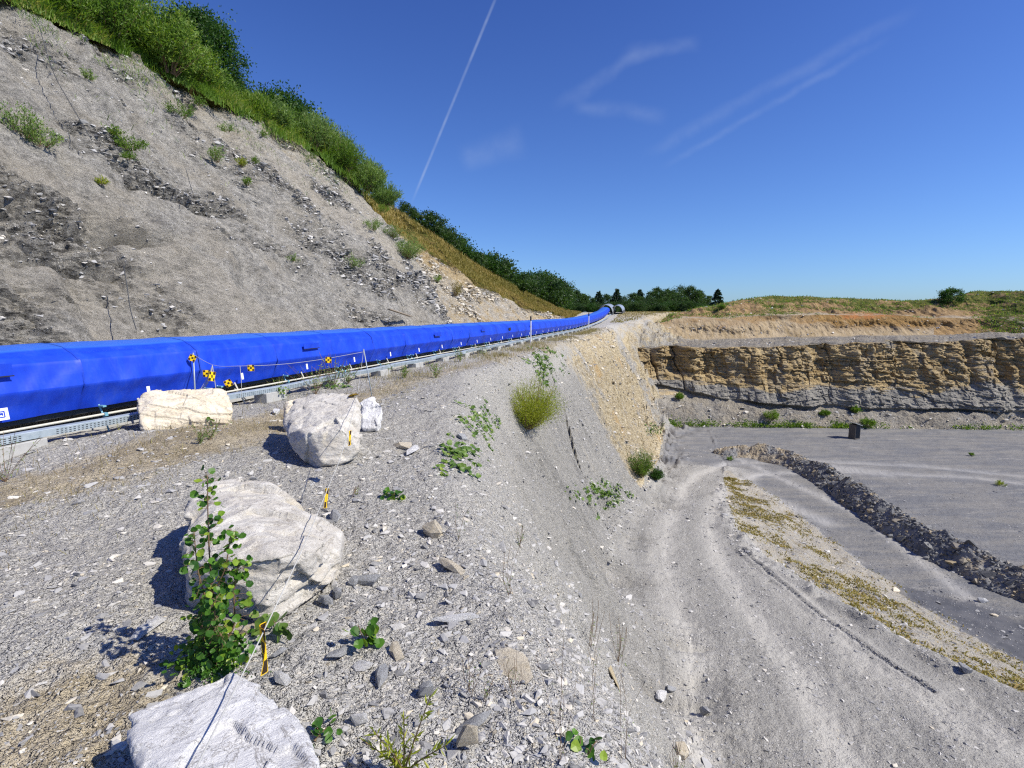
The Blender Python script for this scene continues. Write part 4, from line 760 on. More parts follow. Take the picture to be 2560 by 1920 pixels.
# ------------------------------------------------------------------ covered conveyor
PC = 7.9                                                    # front of the cover
def zc(s): return float(z0(s))
conv = empty('conveyor', tuple(SPZ(4, PC+.8, 0)), 'long conveyor under a bright blue tarpaulin cover running beside the rock face', 'conveyor')
def child(name, V, F, mat, par=conv, **kw):
    o = mk(name, V, F, M[mat] if isinstance(mat, str) else mat, **kw); o.parent = par; o.matrix_parent_inverse = par.matrix_world.inverted() if False else Matrix.Translation(par.location).inverted(); return o
SEC = [(.17, .38), (.085, .57), (0, .75), (.03, .92), (.08, 1.10), (.20, 1.19), (.35, 1.275), (.58, 1.315), (.80, 1.33), (1.02, 1.315), (1.25, 1.275), (1.40, 1.19), (1.52, 1.10), (1.6, .75), (1.54, .38)]
def mat_tarp():
    m, nb, o = newmat('blue_tarpaulin'); P = nb.N('ShaderNodeNewGeometry').outputs['Position']
    tp = nb.attr('top'); n = nb.noise(nb.scale(P, (1, 1, .35)), 3.5, 6, .7)
    c = nb.mix(nb.mr(n, .3, .7), (.006, .040, .48), (.010, .060, .58)); c = nb.mix(nb.m('MULTIPLY', tp, .5), c, (.05, .19, .56))  # cover top painted paler for the sky it reflects
    c = nb.mix(nb.mr(nb.noise(nb.scale(P, (1.6, 1.6, .5)), 2.2, 7, .75), .48, .78, 0, .38), c, (.07, .12, .42)); c = nb.mix(nb.m('MULTIPLY', nb.attr('seam'), .32), c, (.006, .012, .10))
    fin(nb, o, c, .5, bump(nb, nb.noise(P, 2.2, 4, .5), .03, .35), .3); return m
M['tarp'] = mat_tarp()
PL = 1.95; seams = np.arange(5.3-PL*6, 87, PL)
def arc(sec, n):                                           # resample section with more rows
    a = np.array(sec); c = np.concatenate([[0], np.cumsum(np.hypot(*np.diff(a, axis=0).T))]); t = np.unique(np.concatenate([np.linspace(0, c[-1], n), c])); return np.stack([np.interp(t, c, a[:, 0]), np.interp(t, c, a[:, 1])], 1)
near_sec, far_sec = arc(SEC, 60), np.array(SEC)
def sagz(s, z): return z
for k, s1 in enumerate(seams[:-1]):
    s2 = seams[k+1]; near = s1 < 20; sec = near_sec if near else far_sec; nn = 44 if near else 5
    su = np.linspace(s1-.01, s2+.015, nn); Sx, J = np.meshgrid(su, np.arange(len(sec)), indexing='ij'); q, z = sec[J, 0].copy(), sec[J, 1].copy()
    e = np.minimum(Sx-s1, s2-Sx)/PL; mid = np.sin(np.clip((Sx-s1)/PL, 0, 1)*pi); lip = np.exp(-(np.clip(e, 0, 1)/.012)**2)
    front = sm(z, .3, .4)*(q < .25)
    if near:
        wr = .016*fb2(Sx*1.3+z*1.6, z*.7-Sx*.3, 3, 901)+.014*fb2(Sx*3.1-z*2.4, z*1.2+k, 3, 905)-.025*mid*np.exp(-((z-.93)/.14)**2)-.02*mid*np.exp(-((z-.55)/.12)**2)
        wr = wr+.012*np.maximum(0, 1-np.abs((Sx-s1)-(z-.75)*.9-.02)/.05)+.01*np.maximum(0, 1-np.abs((s2-Sx)-(1.05-z)*.8)/.05)
        q = q-wr*front; z = z-.012*mid*(q > .2)*(q < 1.4)+.006*fb2(Sx*2, q*2, 2, 911)*(q > .1)
    q = np.where(q < .8, q-lip*.006, q+lip*.006); z = z+lip*.006
    z = z-.012*mid*(z < .45)
    zb = z0(Sx); V = SPZ(Sx, PC+q, z+zb).reshape(-1, 3)
    F = grid_faces(nn, len(sec))
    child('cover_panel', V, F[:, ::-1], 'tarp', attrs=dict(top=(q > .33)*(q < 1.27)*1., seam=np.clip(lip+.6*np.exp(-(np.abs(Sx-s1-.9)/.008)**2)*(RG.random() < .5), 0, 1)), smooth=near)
s0_, s9_ = seams[0], seams[-1]; sl_ = np.linspace(s0_, s9_, 60)
def run(p, z, r, n=6, a=s0_, c=s9_): t = np.linspace(a, c, 90); return tube(SPZ(t, p, z+z0(t)), r, n)
def beam(p, z, wp, wz, a=s0_, c=s9_, n=60):
    t = np.linspace(a, c, n); b0 = z0(t); V = np.stack([SPZ(t, p+dp, z+dz+b0) for dp, dz in ((-wp/2, -wz/2), (wp/2, -wz/2), (wp/2, wz/2), (-wp/2, wz/2))], 1).reshape(-1, 3)
    i = np.arange(n-1)[:, None]*4; j = np.arange(4)[None]; kk = (j+1) % 4; F = np.stack([i+j, i+4+j, i+4+kk, i+kk], -1).reshape(-1, 4)
    return V, [np.concatenate([F, [[0, 1, 2, 3]], [[4*n-1, 4*n-2, 4*n-3, 4*n-4]]])]
child('belt', *beam(PC+.8, .50, 1.1, .05), 'black2'); child('stringer', *beam(PC+.30, .34, .07, .10), 'dkmetal'); child('stringer', *beam(PC+1.35, .34, .07, .10), 'dkmetal')
child('side_pipe', *run(PC-.06, .285, .017, 8), 'pipe')
child('base_strip', *beam(PC+.85, .06, 1.2, .12), 'conc')
for k, s in enumerate(np.arange(3.45, 86, PL)):
    for ds in (0, .28) if k % 2 == 0 else (.1,):
        pr = [tube(SPZ(np.array([s+ds]*3), np.array([PC-.10, PC-.04, PC+.05]), np.array([.02, .22, .42])+zc(s)), [.014, .014, .014], 4), box(SPZ(s+ds, PC-.02, .40+zc(s)), .05, .09, .025, RS), box(SPZ(s+ds, PC-.06, .28+zc(s)), .045, .06, .05, RS)]
        if s < 58: child('support_bracket', *join(pr), 'paleblue')
for k, s in enumerate(np.arange(2.2, 60, PL*1.0)):
    pr = [tube(SPZ(np.array([s, s+.06]), np.array([PC+.06, PC-.1]), np.array([.42, .0])+zc(s)), .016, 5), tube(SPZ(np.array([s+.12, s-.02]), np.array([PC-.08, PC+.05]), np.array([.06, .3])+zc(s)), .012, 5)]
    child('support_leg', *join(pr), 'pipe')
for k, s in enumerate(np.arange(4.2, 80, PL)):              # white identification labels on the cover
    sz_ = (.16, .15) if k == 0 else (.055, .125)
    lb = child('label_plate', *box(SPZ(s+.1, PC+.005, (.53 if k else .50)+zc(s)), sz_[0], .006, sz_[1], RS@np.array([[1, 0, 0], [0, 1, .12], [0, -.12, 1]])), 'white')
    if k == 0:
        for c, (a, d) in enumerate((((0, .03), (.07, .012)), ((0, -.0), (.055, .012)), ((.035, .0), (.012, .08)), ((-.03, -.02), (.012, .05)), ((0, -.045), (.07, .012)))):
            pass
        c0 = SPZ(s+.1, PC-.001, .50+zc(s)); RT = RS@np.array([[1, 0, 0], [0, 1, .12], [0, -.12, 1]])
        mk_ = [box(c0+RT@np.array([a, -.002, d]), l1_, .004, l2_, RT) for a, d, l1_, l2_ in ((0, .035, .075, .010), (0, -.035, .075, .010), (-.034, 0, .010, .075), (.034, 0, .010, .075), (0, 0, .036, .010), (0, .014, .036, .008), (.014, 0, .008, .03))]
        o = mk('printed_mark', *join(mk_), M['tarp']); o.parent = lb; o.matrix_parent_inverse = lb.matrix_world.inverted() if False else Matrix.Identity(4); o.matrix_parent_inverse = (Matrix.Translation(conv.location)).inverted() @ Matrix.Identity(4)
        o.matrix_parent_inverse = Matrix.Identity(4)
        lb.data.materials.append(M['white'])
def flap(s, z, wd, ht):
    V, F = box(SPZ(s, PC+.0, z+zc(s)), wd, .008, ht, RS@np.array([[1, 0, 0], [0, 1, -.03], [0, .03, 1]])); f = child('inspection_flap', V, F, 'tarp', attrs=dict(top=np.zeros(len(V)), seam=np.zeros(len(V))))
    child('flap_bar', *box(SPZ(s, PC-.004, z-ht/2+zc(s)), wd+.02, .014, .014, RS), 'black')
flap(4.0, 1.05, .95, .16); flap(10.35, 1.0, .55, .12); flap(17.6, 1.0, .55, .14); flap(22.7, 1.0, .5, .12); flap(32, 1.0, .5, .12)
child('inspection_window', *box(SPZ(27.1, PC-.01, .93), .35, .02, .16, RS), 'black')
HOOD = []
for k, (s1, s2, dp, r_, hs) in enumerate(((85.6, 92, .8, 1.15, 1.0), (88.5, 95, -.8, .95, 1.0))):
    th = np.linspace(0, pi, 15); t = np.linspace(s1, s2, 30); Tt, Th = np.meshgrid(t, th, indexing='ij'); rr_ = r_+.03*np.sin(Tt*2*pi/.25)
    if k == 0:
        hd = empty('tunnel_hood', tuple(SPZ(s1, PC+dp, zc(s1))), 'corrugated metal arched hood at the far end of the blue conveyor', 'canopy')
    else: hd = empty('tunnel_hood', tuple(SPZ(s1, PC+dp, zc(s1))), 'second arched metal hood open towards the viewer beside the conveyor end', 'canopy')
    V1 = SPZ(Tt, PC+dp+np.cos(Th)*rr_, z0(Tt)+.5+np.sin(Th)*rr_*hs).reshape(-1, 3); V2 = SPZ(Tt, PC+dp+np.cos(Th)*(rr_-.05), z0(Tt)+.5+np.sin(Th)*(rr_-.05)*hs).reshape(-1, 3); n = len(V1)
    F = grid_faces(30, 15); sh = mk('arch_sheet', np.concatenate([V1, V2]), [np.concatenate([F, F[:, ::-1]+n])], M['hood'], smooth=True); sh.parent = hd; sh.matrix_parent_inverse = Matrix.Translation(hd.location).inverted()
    for sg_ in (-1, 1):
        V, F = beam(PC+dp+sg_*r_, .25, .12, .55, s1, s2, 8); f = mk('side_wall', V, F, M['dkmetal']); f.parent = hd; f.matrix_parent_inverse = Matrix.Translation(hd.location).inverted()

# ------------------------------------------------------------------ cable tray on concrete blocks
tray = empty('cable_tray', tuple(SPZ(4, 7.6, .16)), 'perforated galvanised cable tray resting on concrete blocks in front of the conveyor', 'cable tray')
def mat_tray():
    m, nb, o = newmat('perforated_steel'); su = nb.attr('su'); zu = nb.attr('zu')
    a = nb.m('FRACT', nb.m('MULTIPLY', su, 1/.052)); zz_ = nb.m('MULTIPLY', zu, 1/.026); c = nb.m('FRACT', zz_)
    hole = nb.m('MULTIPLY', nb.m('LESS_THAN', nb.m('ABSOLUTE', nb.m('SUBTRACT', a, .5)), .27), nb.m('LESS_THAN', nb.m('ABSOLUTE', nb.m('SUBTRACT', c, .5)), .22))
    hole = nb.m('MULTIPLY', hole, nb.m('GREATER_THAN', zu, .005)); hole = nb.m('MULTIPLY', hole, nb.m('LESS_THAN', zu, .079))
    hole = nb.m('MULTIPLY', hole, nb.m('GREATER_THAN', nb.m('ABSOLUTE', nb.m('SUBTRACT', nb.m('FRACT', nb.m('MULTIPLY', su, 1/3.)), .5)), .06))
    P = nb.N('ShaderNodeNewGeometry').outputs['Position']; n = nb.noise(P, 9, 4, .6)
    c = nb.mix(nb.mr(n, .3, .7), (.27, .33, .37), (.36, .42, .46)); c = nb.mix(hole, c, (.03, .035, .04))
    fin(nb, o, c, .55, None, .4, Metallic=.1); return m
M['tray'] = mat_tray()
def tray_part(s1, s2):
    n = 10; t = np.linspace(s1, s2-.012, n); pr = [(7.60, .165), (7.592, .255), (7.60, .262), (7.73, .262), (7.738, .255), (7.738, .165)]; zb = z0(t); dsg = .012*np.sin(t*1.9)
    V = np.stack([SPZ(t, p, z+zb+dsg) for p, z in pr], 1).reshape(-1, 3); F = grid_faces(n, len(pr)); su = np.repeat(t, len(pr)); zu = np.tile([.0, .09, .2, .2, .2, .2], n)
    o = mk('tray_section', V, F[:, ::-1], M['tray'], attrs=dict(su=su, zu=zu)); o.parent = tray; o.matrix_parent_inverse = Matrix.Translation(tray.location).inverted()
for s1 in np.arange(-5, 84, 3.0): tray_part(s1, s1+3.)
blk0 = None
for k, s in enumerate([4.25, 6.45]+list(np.arange(8.7, 60, 2.2))):
    V, F = bbox_bev((0, 0, 0), .62, .30, .20, RS, .008)
    if blk0 is None: blk0 = o = mk('concrete_block', V, F, M['conc'])
    else: o = blk0.copy(); COL.objects.link(o)
    o.location = tuple(SPZ(s, 7.70, .06+zc(s)))
    lab = {0: 'pale concrete block under the left end of the cable tray', 2: 'concrete block under the tray just right of the long cream boulder', 3: 'concrete block under the tray behind the pale boulder'}.get(k, 'concrete block carrying the cable tray further along the conveyor')
    tag(o, lab, 'block', 'concrete blocks under the cable tray')
    if k == 0: o.rotation_euler = (0, 0, .06)

# ------------------------------------------------------------------ posts, rope, warning flags
def pole(name, pts, rad, mat, label, cat='pole', **kw):
    b0 = np.array(pts[0]); V, F = tube(pts, rad, 8); return tag(mk(name, V, F, M[mat], origin=b0, smooth=True), label, cat, **kw)
ptop = W(909, 875, 10.9); q_, _ = ghit(931, 992)
pole('metal_rod', [q_-[0, 0, .1], (q_+ptop)/2, ptop+[0, 0, .02]], .012, 'steel', 'thin leaning metal rod in the gravel holding the rope end', 'rod')
wp = W(483, 882, 9.0); pole('metal_rod', [np.array([wp[0]+.05, wp[1]-.15, .0]), wp*.5+np.array([wp[0]+.05, wp[1]-.15, 0])*.5, wp], .013, 'steel', 'upright rod behind the long cream boulder with a yellow flag at its top', 'rod')
mp = W(1327, 803, 29.5)
V, F = tube([[mp[0], mp[1], -.05], [mp[0], mp[1], mp[2]+.05]], .035, 8); root = tag(mk('marker_post', V, F, M['white'], origin=(mp[0], mp[1], 0)), 'white marker post with dark tip beside the tray halfway along', 'post')
V, F = tube([[mp[0], mp[1], mp[2]+.03], [mp[0], mp[1], mp[2]+.28]], .045, 8); c = mk('post_tip', V, F, M['black']); c.parent = root; c.matrix_parent_inverse = Matrix.Translation(root.location).inverted()
mp = W(1472, 792, 55)
V, F = tube([[mp[0], mp[1], 0], [mp[0], mp[1], mp[2]+.1]], .05, 8); root = tag(mk('marker_post', V, F, M['white'], origin=(mp[0], mp[1], 0)), 'farther white marker post where the conveyor starts to climb', 'post')
V, F = tube([[mp[0], mp[1], mp[2]+.08], [mp[0], mp[1], mp[2]+.45]], .06, 8); c = mk('post_tip', V, F, M['black']); c.parent = root; c.matrix_parent_inverse = Matrix.Translation(root.location).inverted()
def spline(pts, n=60):
    pts = np.array(pts); t = np.linspace(0, len(pts)-1, n); i = np.clip(t.astype(int), 0, len(pts)-2); f = (t-i)[:, None]; p0, p1, p2, p3 = pts[np.clip(i-1, 0, None)], pts[i], pts[i+1], pts[np.clip(i+2, None, len(pts)-1)]
    return .5*((2*p1)+(-p0+p2)*f+(2*p0-5*p1+4*p2-p3)*f**2+(-p0+3*p1-3*p2+p3)*f**3)
ropeP = spline([ptop, W(901, 935, 8.8), W(893, 987, 6.85), W(873, 1068, 5.3), W(848, 1152, 4.55), W(824, 1210, 4.1), W(764, 1354, 3.0), W(671, 1554, 2.3), W(580, 1738, 1.86), W(490, 1920, 1.5), W(440, 2020, 1.35)], 120)
V, F = tube(ropeP, .003, 6); tag(mk('rope', V, F, M['rope'], origin=ropeP[0], smooth=True), 'thin grey rope running from the leaning rod over the pale boulder to the foreground', 'rope')
r2_ = [wp-[0, 0, .03], W(535, 913, 8.6), W(600, 915, 8.5), W(700, 911, 9.0), W(800, 899, 9.8), ptop-[0, 0, .04]]
V, F = tube(spline(r2_, 50), .0035, 6); tag(mk('rope', V, F, M['rope'], origin=r2_[0], smooth=True), 'thin rope strung in front of the blue cover carrying the checkered flags', 'rope')
def checker_mat():
    m, nb, o = newmat('flag_checker'); uvu, uvv = nb.attr('fu'), nb.attr('fv')
    a = nb.m('FLOOR', nb.m('MULTIPLY', uvu, 3.)); c = nb.m('FLOOR', nb.m('MULTIPLY', uvv, 3.)); k = nb.m('MODULO', nb.m('ADD', a, c), 2.)
    fu = nb.m('SUBTRACT', nb.m('FRACT', nb.m('MULTIPLY', uvu, 3.)), .5); fv = nb.m('SUBTRACT', nb.m('FRACT', nb.m('MULTIPLY', uvv, 3.)), .5)
    sq = nb.m('LESS_THAN', nb.m('MAXIMUM', nb.m('ABSOLUTE', fu), nb.m('ABSOLUTE', fv)), .45); k = nb.m('MULTIPLY', nb.m('LESS_THAN', k, .5), sq)
    fin(nb, o, nb.mix(k, (.85, .55, .01), (.035, .02, .01)), .5, None, .3); return m
M['checker'] = checker_mat()
def flag(c, size, label, rz=0., roll=0., bend=.2, tilt=0., grp='yellow and black checkered warning flags', stretch=1., k=1):
    n = 9; g = np.linspace(-.5, .5, n); U, Vv = np.meshgrid(g, g, indexing='ij'); X = U*size; Z = Vv*size*stretch; Y = bend*size*(np.sin(U*4+Vv*2)*.35)
    V = np.stack([X, Y, Z], -1).reshape(-1, 3); R = np.array((Matrix.Rotation(rz, 3, 'Z')@Matrix.Rotation(tilt, 3, 'X')@Matrix.Rotation(roll, 3, 'Y'))); V = V@R.T; nrm = R@np.array([0, 1, 0])
    V2 = np.concatenate([V, V+nrm*.0015]); F = grid_faces(n, n); o = mk('warning_flag', V2, [np.concatenate([F, F[:, ::-1]+len(V)])], M['checker'], attrs=dict(fu=np.tile((U+.5).ravel(), 2), fv=np.tile((Vv+.5).ravel(), 2)))
    o.location = tuple(c); return tag(o, label, 'flag', grp)
flag(W(481, 895, 8.95), .11, 'checkered flag hanging askew from the top of the upright rod', .3, .5)
flag(W(517, 934, 8.55), .115, 'left checkered flag of the bundle beside the upright rod', .2, .05)
flag(W(530, 941, 8.5), .12, 'crumpled checkered flag at the gathered ropes', 1.0, .2, .5, stretch=1.3)
flag(W(571, 958, 8.5), .115, 'tilted checkered flag hanging low just above the long cream boulder', .2, -.45)
flag(W(627, 920, 8.6), .105, 'square checkered flag hanging flat from the rope left of centre', .1, .0)
flag(W(821, 900, 9.9), .115, 'checkered flag on the rope nearest the leaning rod', .1, .05)
flag(W(884, 988, 6.85), .13, 'yellow flag draped over the top of the pale boulder', .4, .1, .2, 1.25)
flag(W(875, 1095, 5.2)-[0, 0, .0], .12, 'narrow edge-on flag hanging in front of the pale boulder', 1.58, .1, .2, stretch=1.2)
flag(W(816, 1245, 4.05), .125, 'edge-on flag hanging over gravel beyond the large grey boulder', 1.62, .3, .2, stretch=1.2)
fx = W(655, 1590, 2.27); flag(fx+[0.01, -.01, -.05], .125, 'long twisted yellow flag hanging from the rope above the cream stone', 1.78, .25, .5, stretch=1.5)
for a, c, lab in (((531, 913, 8.55), (505, 980, 8.5), 'slack rope ends hanging bundled behind the long cream boulder'), ((600, 915, 8.5), (606, 995, 8.5), 'short rope tail dangling to the right end of the long cream boulder')):
    A_, B_ = W(*a), W(*c); prs = []
    for j in range(5 if a[0] < 560 else 1): prs.append(tube(spline([A_, (A_+B_)/2+RG.normal(size=3)*[.03, .02, .02]*(1 if j else .2), B_+RG.normal(size=3)*[.07, .04, .01]*(1 if j else .1)], 12), .004, 5))
    if a[0] < 560: prs.append(tube(spline([A_, A_+[.02, 0, -.3], A_+[.03, 0, -.45]], 8), .006, 5))
    V, F = join(prs); tag(mk('rope_tail', V, F, M['rope'], origin=A_), lab, 'rope')
for k, (pts, lab) in enumerate((([(85, 80), (120, 200), (165, 285), (215, 372)], 'thin anchor cable of the rock netting running down the upper left face'), ([(292, 690), (300, 740), (308, 800), (322, 850)], 'short vertical anchor cable low on the netted face above the blue cover'), ([(452, 440), (462, 480), (468, 500)], 'short cable seam in the netting above the broken rock'))):
    cp_ = [hill_hit(*q)+np.array([nx, ny, nzn])*.38 for q in pts]; V, F = tube(spline(cp_, 20), .012, 5); tag(mk('net_cable', V, F, M['dkmetal'], origin=cp_[0]), lab, 'cable')
# plank on the hill foot
a, c = hill_hit(961, 785), hill_hit(1015, 802); L = c-a; ln = np.linalg.norm(L); ex_ = L/ln; ey = unit(np.cross([0, 0, 1.], ex_)); R = np.stack([ex_, ey, np.cross(ex_, ey)], 1)
V, F = bbox_bev((0, 0, 0), ln, .20, .05, R, .006); tag(mk('plank', V, F, M['wood'], origin=None), 'pale plank lying at the foot of the rock face behind the conveyor', 'plank').location = tuple((a+c)/2+np.array([nx, ny, nzn])*.35)
# metal shed on the quarry floor
sp_ = onz(2135, 1096, -11.0); sh = empty('metal_shed', tuple(sp_), 'small dark corrugated shelter with a sloping roof standing alone on the quarry floor', 'shelter', rz=.35)
def shp(name, V, F, mat): o = mk(name, V, F, M[mat]); o.parent = sh; return o
n = 22; xs_ = np.linspace(-.42, .42, n); zz_ = np.array([0, 1.42]); X, Z = np.meshgrid(xs_, zz_, indexing='ij'); Yv = -.4+.03*(np.arange(n) % 2)[:, None]+0*Z; Zt = Z*(1+.0*X); Xs = X-.0*Z
shp('front_sheet', np.stack([Xs, Yv-.04*Z, Zt], -1).reshape(-1, 3), grid_faces(n, 2), 'dkmetal'); 
for x in (-.46, .46): shp('side_panel', *box((x-.02, 0, .71), .05, .85, 1.42), 'rust')
shp('back_panel', *box((0, .42, .71), .9, .04, 1.42), 'rust'); shp('floor_frame', *box((0, 0, .05), .96, .88, .08), 'rust')
shp('roof', *box((-.16, 0, 1.50), 1.45, 1.15, .05, np.array(Matrix.Rotation(.22, 3, 'Y'))), 'hood')

sh.scale = (.74, .85, 1.05)
# ------------------------------------------------------------------ plants
def thing(name, V, F, mat, rnd, label, cat, base, group=None, smooth=False):
    return tag(mk(name, V, F, M[mat], attrs=dict(rnd=rnd), origin=base, smooth=smooth), label, cat, group)
def stemmed(name, base, stems, mats, leafpack, label, cat, group=None, parts=('stem', 'foliage')):
    r = empty(name, tuple(base), label, cat, group); V, F = join(stems); o = mk(parts[0], V-base, F, M[mats[0]]); o.parent = r
    V, F, rn = leafpack; o = mk(parts[1], V-base, F, M[mats[1]], attrs=dict(rnd=rn)); o.parent = r; return r
def bush(base, wd, ht, nst, nl, leafL, leafW, mat='bush', label='', group=None, up=.55, name='bush', cat='bush', lean=(0, 0, 0), twig='twig', core=.35):
    base = np.array(base, float); stems, LP, LD = [], [], []
    for i in range(nst):
        th = RG.random()*2*pi; rr_ = sqrt(RG.random()); e = np.array([cos(th)*rr_*wd*.5, sin(th)*rr_*wd*.5, ht*(1-.5*rr_*rr_)*RG.uniform(.5, 1.12)])+np.array(lean)*ht
        p0 = np.array([cos(th)*.08*wd, sin(th)*.08*wd, -.05]); m = (p0+e)*.5+np.array([cos(th), sin(th), 0])*wd*.06*(1-up)+np.array([0, 0, ht*.08])
        t = np.linspace(0, 1, 7)[:, None]; c = (1-t)**2*p0+2*t*(1-t)*m+t*t*e; rad = np.linspace(.012, .003, 7)*(ht/1.5)**.7
        if i < 60: stems.append(tube(c+base, rad, 4, False))
        k = max(3, nl//nst); tt = core+(1-core)*RG.random(k)**.8; q = (1-tt[:, None])**2*p0+2*tt[:, None]*(1-tt[:, None])*m+tt[:, None]**2*e
        dd = unit(np.gradient(c, axis=0)[-1])*up*1.6+RG.normal(size=(k, 3))*.8; dd[:, 2] += .25
        LP.append(q+RG.normal(size=(k, 3))*wd*.045+base); LD.append(dd)
    LP, LD = np.concatenate(LP), np.concatenate(LD); n = len(LP)
    pk = leaves(LP, LD, RG.uniform(.6, 1.2, n)*leafL, leafW, rnd=np.clip(RG.random(n)*.7+.3*RG.random(), 0, 1))
    return stemmed(name, base, stems, (twig, mat), pk, label, cat, group)
def crown(ht, wd, nc, nl, L, kind='round', seed=0):
    r = np.random.default_rng(seed); P, D, Rn = [], [], []; stems = []
    for i in range(nc):
        if kind == 'cone':
            h = 1-(1-r.random())**.62*.93 if False else r.beta(1.1, 1.25)*.93+.05; rad = wd*.5*(1-h)**.75*r.uniform(.35, 1); th = r.random()*2*pi; c = np.array([cos(th)*rad, sin(th)*rad, ht*h-rad*.15]); sp = np.array([.16, .16, .05])*wd*(1.1-h)+.02
        else:
            th = r.random()*2*pi; v = r.uniform(-.75, 1); rad = sqrt(max(0, 1-v*v))*r.uniform(.55, 1.08); c = np.array([cos(th)*rad*wd*.5, sin(th)*rad*wd*.5, ht*(.58+.40*v*r.uniform(.8, 1.05))]); sp = np.array([.13, .13, .10])*wd*r.uniform(.6, 1.2)
            if i < 26: stems.append(tube(spline([[0, 0, ht*.12], [c[0]*.3, c[1]*.3, c[2]*.55], c], 6), np.linspace(.022, .005, 6)*ht**.9*.5, 4, False))
        k = nl//nc; q = r.normal(size=(k, 3)); P.append(c+q*sp*.62); dd = unit(c-np.array([0, 0, ht*.4]))*.6+r.normal(size=(k, 3)); 
        if kind == 'cone': dd = np.array([cos(th), sin(th), -.25])*1.3+r.normal(size=(k, 3))*.5
        D.append(dd); Rn.append(np.clip(r.normal(.45, .2)+r.normal(size=k)*.18, 0, 1))
    P, D, Rn = np.concatenate(P), np.concatenate(D), np.concatenate(Rn)
    V, F, rn = leaves(P, D, L*r.uniform(.6, 1.3, len(P)), L*.62, rnd=Rn)
    trunk = tube(spline([[0, 0, -.3], [.02*ht, 0, ht*.3], [0, .01*ht, ht*.62], [0, 0, ht*(.97 if kind == 'cone' else .75)]], 9), np.linspace(.035, .008, 9)*ht*.7, 8)
    return join([trunk]+stems), (V, F, rn)
TP = {}
def tree(key, base, ht, wd, label, group, name='tree', cat='tree', mat='leaf', nc=70, nl=6000, L=.25, kind='round', seed=1, rz=None, tname='trunk'):
    if key not in TP:
        (TV, TF), (LV, LF, rn) = crown(1.*10, 10*wd/ht, nc, nl, L*10/ht, kind, seed)
        r = empty(name, (0, 0, 0), label, cat, group); a = mk('trunk', TV, TF, M['bark']); a.parent = r; c = mk('crown', LV, LF, M[mat], attrs=dict(rnd=rn)); c.parent = r; TP[key] = r; o = r
    else: o = copy_tree(TP[key])
    o.location = tuple(base); k = ht/10.; o.scale = (k, k, k); o.rotation_euler = (0, 0, RG.random()*6.3 if rz is None else rz); o.name = name
    return tag(o, label, cat, group)
def crest(px, py, back=0., dz=0.):
    v = hill_hit(px, py); s, p = SP(v[0], v[1]); p += back; x, y = XY(s, p); return np.array([x, y, float(hc(s))+.10*back+dz]), s
def base_at(s, back, dz=0.):
    h = float(hc(s)); p, z = hill(s, h); x, y = XY(s, float(p)+back); return np.array([x, y, h+.1*max(back, 0)+dz])
# top of the near hill: tree, shrubs
def toff(px, py, s): return s
tree('big', base_at(29.5, 5.5), 6.6, 5.2, 'tall dark leafy tree at the top of the rock face against the sky', 'trees on the hilltop', nc=130, nl=26000, L=.17, seed=5, mat='leaf')
tree('big', base_at(25.5, 8.5), 7.6, 6.0, 'dark tree standing behind the tall leafy tree at the top edge of the picture', 'trees on the hilltop')
tree('big', base_at(21, 8), 7.5, 6.0, 'dark tree half hidden behind the green shrubs at the top left', 'trees on the hilltop')
tree('low', base_at(33.5, 4.6), 3.2, 4.2, 'lower dark tree just right of the tall leafy tree on the hilltop', 'trees on the hilltop', nc=60, nl=11000, L=.15, seed=9, mat='leaf')
tree('low', base_at(37.5, 3.6), 3.4, 5.0, 'dark round tree top peeping over the grassy crest', 'trees on the hilltop', mat='dleaf')
tree('low', base_at(35.5, 5.), 4.4, 4.6, 'smaller dark tree beside the round tree top over the crest', 'trees on the hilltop')
for k, (s, bk, wd, ht, n, lab) in enumerate(((15.6, 2.4, 2.6, 2.0, 3000, 'leafy shrub at the very top left above the rock face'), (17.6, 1.2, 3.0, 2.2, 5200, 'bright green willow shrub on the crest right of the corner shrub'), (19.6, 1.2, 3.6, 3.2, 7200, 'tall green willow shrub overhanging the crest'), (21.9, .5, 3.8, 3.4, 11000, 'large dense willow shrub spilling over the edge of the rock face'), (21.6, 3.6, 4.2, 4.4, 7200, 'high willow shrub behind the dense one on the crest'), (24.4, 1.6, 3.2, 2.8, 6600, 'willow shrub on the crest below the dark trees'), (26.6, 2.8, 3.2, 2.4, 5000, 'light green shrub at the foot of the tall leafy tree'), (18.6, 3.5, 4.0, 3.6, 6000, 'tall shrub behind the crest at the upper picture edge'), (28.8, 3.0, 2.8, 2.2, 3600, 'yellowish shrub right of the light green one under the tall leafy tree'))):
    bush(base_at(s, bk-.8, -.3 if bk < .8 else 0), wd, ht*.95, 90, int(n*.85), .22, .065, 'bush', lab, 'willow shrubs on the hill crest', up=.5, core=.2)
for k, (s, bk, wd, ht, mt) in enumerate(((30.0, .6, 2.4, 1.9, 'willow'), (31.6, 1.4, 2.8, 2.3, 'bush'), (33.0, .2, 2.8, 2.4, 'willow'), (34.2, .6, 3.0, 2.9, 'willow'), (35.2, -.5, 3.0, 2.8, 'bush'), (36.0, .8, 3.0, 2.9, 'willow'), (36.6, -1.2, 2.8, 2.3, 'willow'), (28.4, .8, 2.4, 1.7, 'bush'), (37.4, -1.9, 2.4, 1.7, 'willow'), (37.8, -.3, 2.6, 2.0, 'bush'))):
    bush(base_at(s, bk-.5, -.4 if bk >= .5 else (bk-.5)*1.07), wd, ht, 90, 4600, .26, .05, mt, ['grey green', 'fresh green', 'feathery', 'arching', 'sky-topped', 'low', 'tall', 'small', 'drooping', 'last'][k]+' willow shrub in the row along the grassy crest above the rock spur', 'willows along the crest', up=.7, core=.1)
